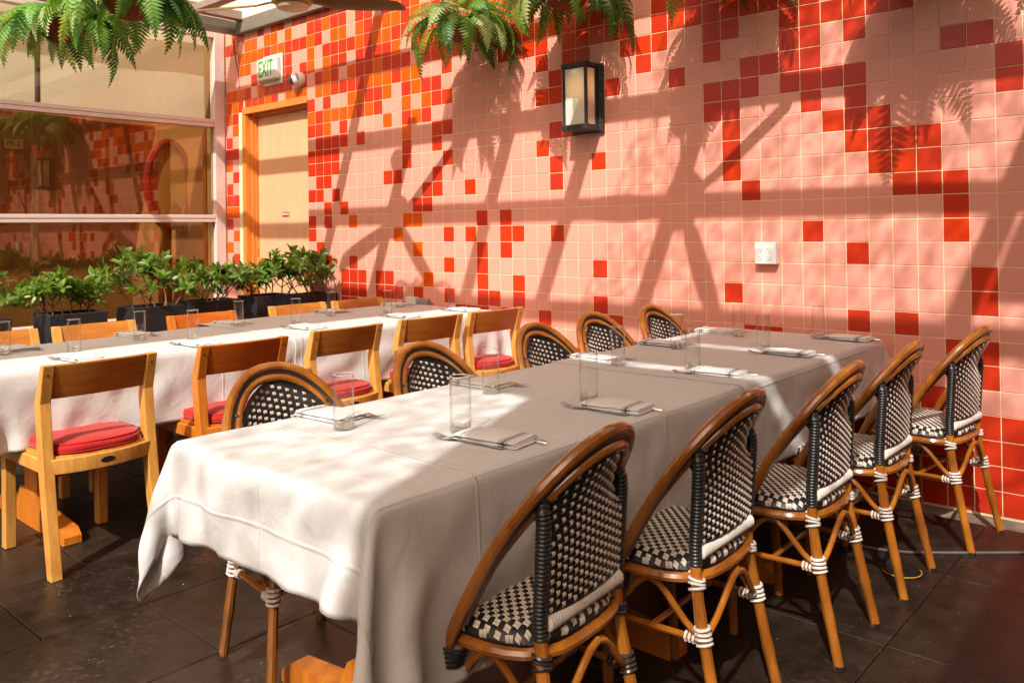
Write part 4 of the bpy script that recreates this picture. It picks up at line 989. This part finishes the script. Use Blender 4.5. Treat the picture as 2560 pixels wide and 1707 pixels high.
fern('hanging fern beyond the upper right corner, seen by its shadow', 5.05, -.36, 2.60, 7)
fern('hanging fern behind the camera over the left aisle', 4.02, -5.98, 2.70, 10)

# ================================================================== WALL FIXTURES
sc_ = thing('wall_lantern', 'black iron box lantern with glowing frosted glass on the tiled wall', 'lantern', (2.975, 0, 2.095))
def lb(name, c, d, m='iron', bev=.003, par=None): return MB().box(c, d, bev=bev).build(name, M[m], par or sc_)
lb('back_plate', (.0, -.016, -.0), (.235, .024, .425)); lb('plate_rim', (.0, -.032, 0), (.215, .008, .405))
W2, D0, D1, ZB, ZT = .082, -.048, -.158, -.178, .192
for s_ in (-1, 1): lb('corner_bar', (s_*W2, D1+.009, (ZB+ZT)/2), (.018, .018, ZT-ZB)); lb('corner_bar', (s_*W2, D0-.004, (ZB+ZT)/2), (.018, .018, ZT-ZB))
lb('top_cap', (0, (D0+D1)/2+.004, ZT+.006), (.188, .134, .026)); lb('bottom_tray', (0, (D0+D1)/2+.004, ZB-.004), (.188, .134, .034))
lb('lantern_glass', (0, D1+.010, (ZB+ZT)/2), (.144, .004, ZT-ZB-.03), 'lampglass', 0)
for s_ in (-1, 1): lb('lantern_glass', (s_*(W2-.001), (D0+D1)/2, (ZB+ZT)/2), (.004, .085, ZT-ZB-.03), 'lampglass', 0)
for z in (.17, -.15): MB().lathe([(0, .002), (.004, .0015), (.005, 0)], 8, M=Matrix.Rotation(R(90), 3, 'X')).build('screw', M['black'], sc_).location = (.104, -.037, z)

ex = thing('exit_sign', 'white emergency sign with green EXIT lettering above the door', 'exit sign', (-.53, 0, 2.762))
MB().box((.02, -.006, -.005), (.30, .010, .27), bev=.003).build('mounting_plate', M['white'], ex)
MB().box((-.005, -.036, .0), (.315, .05, .205), bev=.012).build('sign_housing', M['white'], ex)
MB().box((-.005, -.062, .0), (.295, .005, .188), bev=.002).build('sign_face', M['white'], ex)
obj('lettering', text_mesh('EXIT', .205, .0008, M['green'], 'lettering', .56, .003), ex, (-.012, -.0652, -.002), (R(90), 0, 0))
for (x, z) in ((-.145, -.085), (.135, -.085), (.135, .085), (-.145, .085)): MB().lathe([(0, .002), (.006, .001), (.007, 0)], 8, M=Matrix.Rotation(R(90), 3, 'X')).build('screw', M['metalgrey'], ex).location = (x, -.0645, z)

sec = thing('security_camera', 'white round security camera with a dark dome beside the exit sign', 'camera', (-.085, -.002, 2.615))
MB().lathe([(.062, 0), (.064, -.02), (.058, -.045), (.052, -.055), (0, -.056)], 22, M=Matrix.Rotation(R(-90), 3, 'X')).build('camera_base', M['white'], sec)
dm = Vector((-.55, -.75, -.28)).normalized()
MB().lathe([(.060, 0), (.062, .018), (.054, .034), (.044, .038)], 22, (0, -.045, 0), M=dm.to_track_quat('Z', 'Y').to_matrix()).build('camera_ring', M['white'], sec)
c0 = Vector((0, -.045, 0))+dm*.028
MB().lathe([(.046*math.cos(a), .046*math.sin(a)) for a in np.linspace(0, math.pi/2, 8)], 20, c0, M=dm.to_track_quat('Z', 'Y').to_matrix()).build('camera_dome', mat('smoked dome', (.05, .045, .04), .12, .6, coat=.5), sec)

ot = thing('wall_outlet', 'white four socket electrical box on the pink tiles', 'outlet', (4.128, 0, 1.158))
MB().box((0, -.026, 0), (.117, .048, .116), bev=.003).build('outlet_box', M['white'], ot)
for sx_ in (-.023, .023):
    pn = MB().box((sx_, -.0505, -.003), (.036, .003, .070), bev=.001).build('socket_panel', M['white'], ot)
    for z in (.020, -.021):
        for x in (-.0068, .0068): MB().box((sx_+x, -.0523, z), (.0017, .0012, .0085)).build('slot', M['slot'], pn, smooth=False)
        MB().lathe([(0, .0006), (.0026, .0005), (.0026, 0)], 8, M=Matrix.Rotation(R(90), 3, 'X')).build('slot', M['ink'], pn).location = (sx_, -.052, z-.0125)
o2 = thing('low_outlet', 'small grey and white socket plate low on the wall at the back table', 'outlet', (1.39, 0, .765))
MB().box((-.058, -.02, 0), (.115, .04, .075), bev=.003).build('outlet_box', M['white'], o2); MB().box((.062, -.015, -.003), (.115, .03, .068), bev=.003).build('metal_box', M['metalgrey'], o2)

# ceiling fan
fan = thing('ceiling_fan', 'ceiling fan with dark wooden blades and a frosted lamp', 'ceiling fan', (1.67, -1.265, 2.672), 0, 'ceiling fans under the pergola')
MB().lathe([(.001, .16), (.03, .16), (.05, .14), (.105, .10), (.125, .06), (.13, .02), (.118, -.004), (.10, -.010), (.001, -.010)], 28).build('motor_housing', M['fanbrass'], fan)
MB().lathe([(.095, -.010), (.100, -.018), (.092, -.034), (.06, -.046), (.001, -.050)], 28).build('lamp_lens', M['lens'], fan)
MB().tube([(0, 0, .15), (0, 0, .50)], .013, 10).build('down_rod', M['black'], fan)
MB().lathe([(.001, .45), (.055, .455), (.065, .50), (.001, .50)], 20).build('canopy', M['black'], fan)
for a in (50, 208, 322):
    b = MB(); P_ = []
    for r, wd, tw in ((.10, .030, -.20), (.16, .040, -.28), (.24, .052, -.36), (.40, .060, -.36), (.58, .056, -.34), (.655, .048, -.32), (.672, .030, -.30)):
        row = []
        for (q, dz) in ((-1, 0), (-.6, .006), (0, .009), (.6, .006), (1, 0), (.6, -.005), (0, -.006), (-.6, -.005), (-1, 0)): row.append((r+(.02*q if r > .6 else 0), q*wd, dz+q*wd*tw+.012*(r < .2)))
        P_.append(row)
    b.grid(P_); b.add(P_[-1][:-1], [tuple(range(8))]); bl = b.build('fan_blade', M['fanwood'], fan, ang=50); bl.rotation_euler = (0, 0, R(a))
fan.location.z = 2.70
f2 = dup(fan, (4.12, -1.22, 2.70), .02, 'ceiling fan above the picture, seen by its blade shadows on the tiles')
for ch, a2 in zip([c for c in f2.children if c.name.startswith('fan_blade')], (48, 178, 305)): ch.rotation_euler = (0, 0, R(a2))

# small things
cb = [(4.45, -.80), (4.80, -.753), (4.947, -.723), (5.083, -.634), (5.342, -.42), (5.7, -.10), (6.6, -.06)]
mbc = MB()
def curve(pts, n=8):
    out = []
    for i in range(len(pts)-1):
        p0 = pts[max(0, i-1)]; p1 = pts[i]; p2 = pts[i+1]; p3 = pts[min(len(pts)-1, i+2)]
        for k in range(n):
            t = k/n; out.append(tuple(.5*((2*b)+(-a+c)*t+(2*a-5*b+4*c-d)*t*t+(-a+3*b-3*c+d)*t**3) for a, b, c, d in zip(p0, p1, p2, p3)))
    return out+[pts[-1]]
tag(mbc.tube([(x, y, .006) for x, y in curve(cb)], .0055, 6).build('floor_cable', M['cable']), 'grey cable lying across the dark floor under the right chairs', 'cable')
tag(MB().tube([(-1.19, -.006, 3.2), (-1.16, -.007, 3.0), (-1.10, -.006, 2.82), (-1.08, -.006, 2.66)], .003, 5).build('wall_cable', M['wire']), 'thin black cable hanging on the tiles under the gutter', 'cable')
dr = thing('floor_drain', 'round black floor drain with a worn yellow ring', 'drain', (5.03, -.893, .001))
MB().lathe([(.074, .0), (.074, .003), (.066, .0035), (.062, .0015), (0, .0015)], 28).build('drain_plate', M['black'], dr)
MB().tube([(.069*math.cos(a), .069*math.sin(a), .0036) for a in np.linspace(3.6, 7.0, 16)], .0022, 5).build('yellow_ring', M['yellow'], dr)

fl_ = MB(); rf = random.Random(5)
for k in range(150):
    x, y = rf.uniform(2.2, 6.2), rf.uniform(-3.4, -.1); r_ = rf.uniform(.0007, .0020); a0 = rf.uniform(0, 6)
    fl_.add([(x+r_*rf.uniform(.5, 1.2)*math.cos(a0+a), y+r_*rf.uniform(.5, 1.2)*math.sin(a0+a), .0012) for a in (0, 1.3, 2.6, 3.9, 5.1)]+[(x, y, .003)], [(i, (i+1) % 5, 5) for i in range(5)])
tag(fl_.build('floor_flecks', M['chip'], smooth=False), 'scattered pale crumbs and flecks on the dark floor', 'debris', kind='stuff')
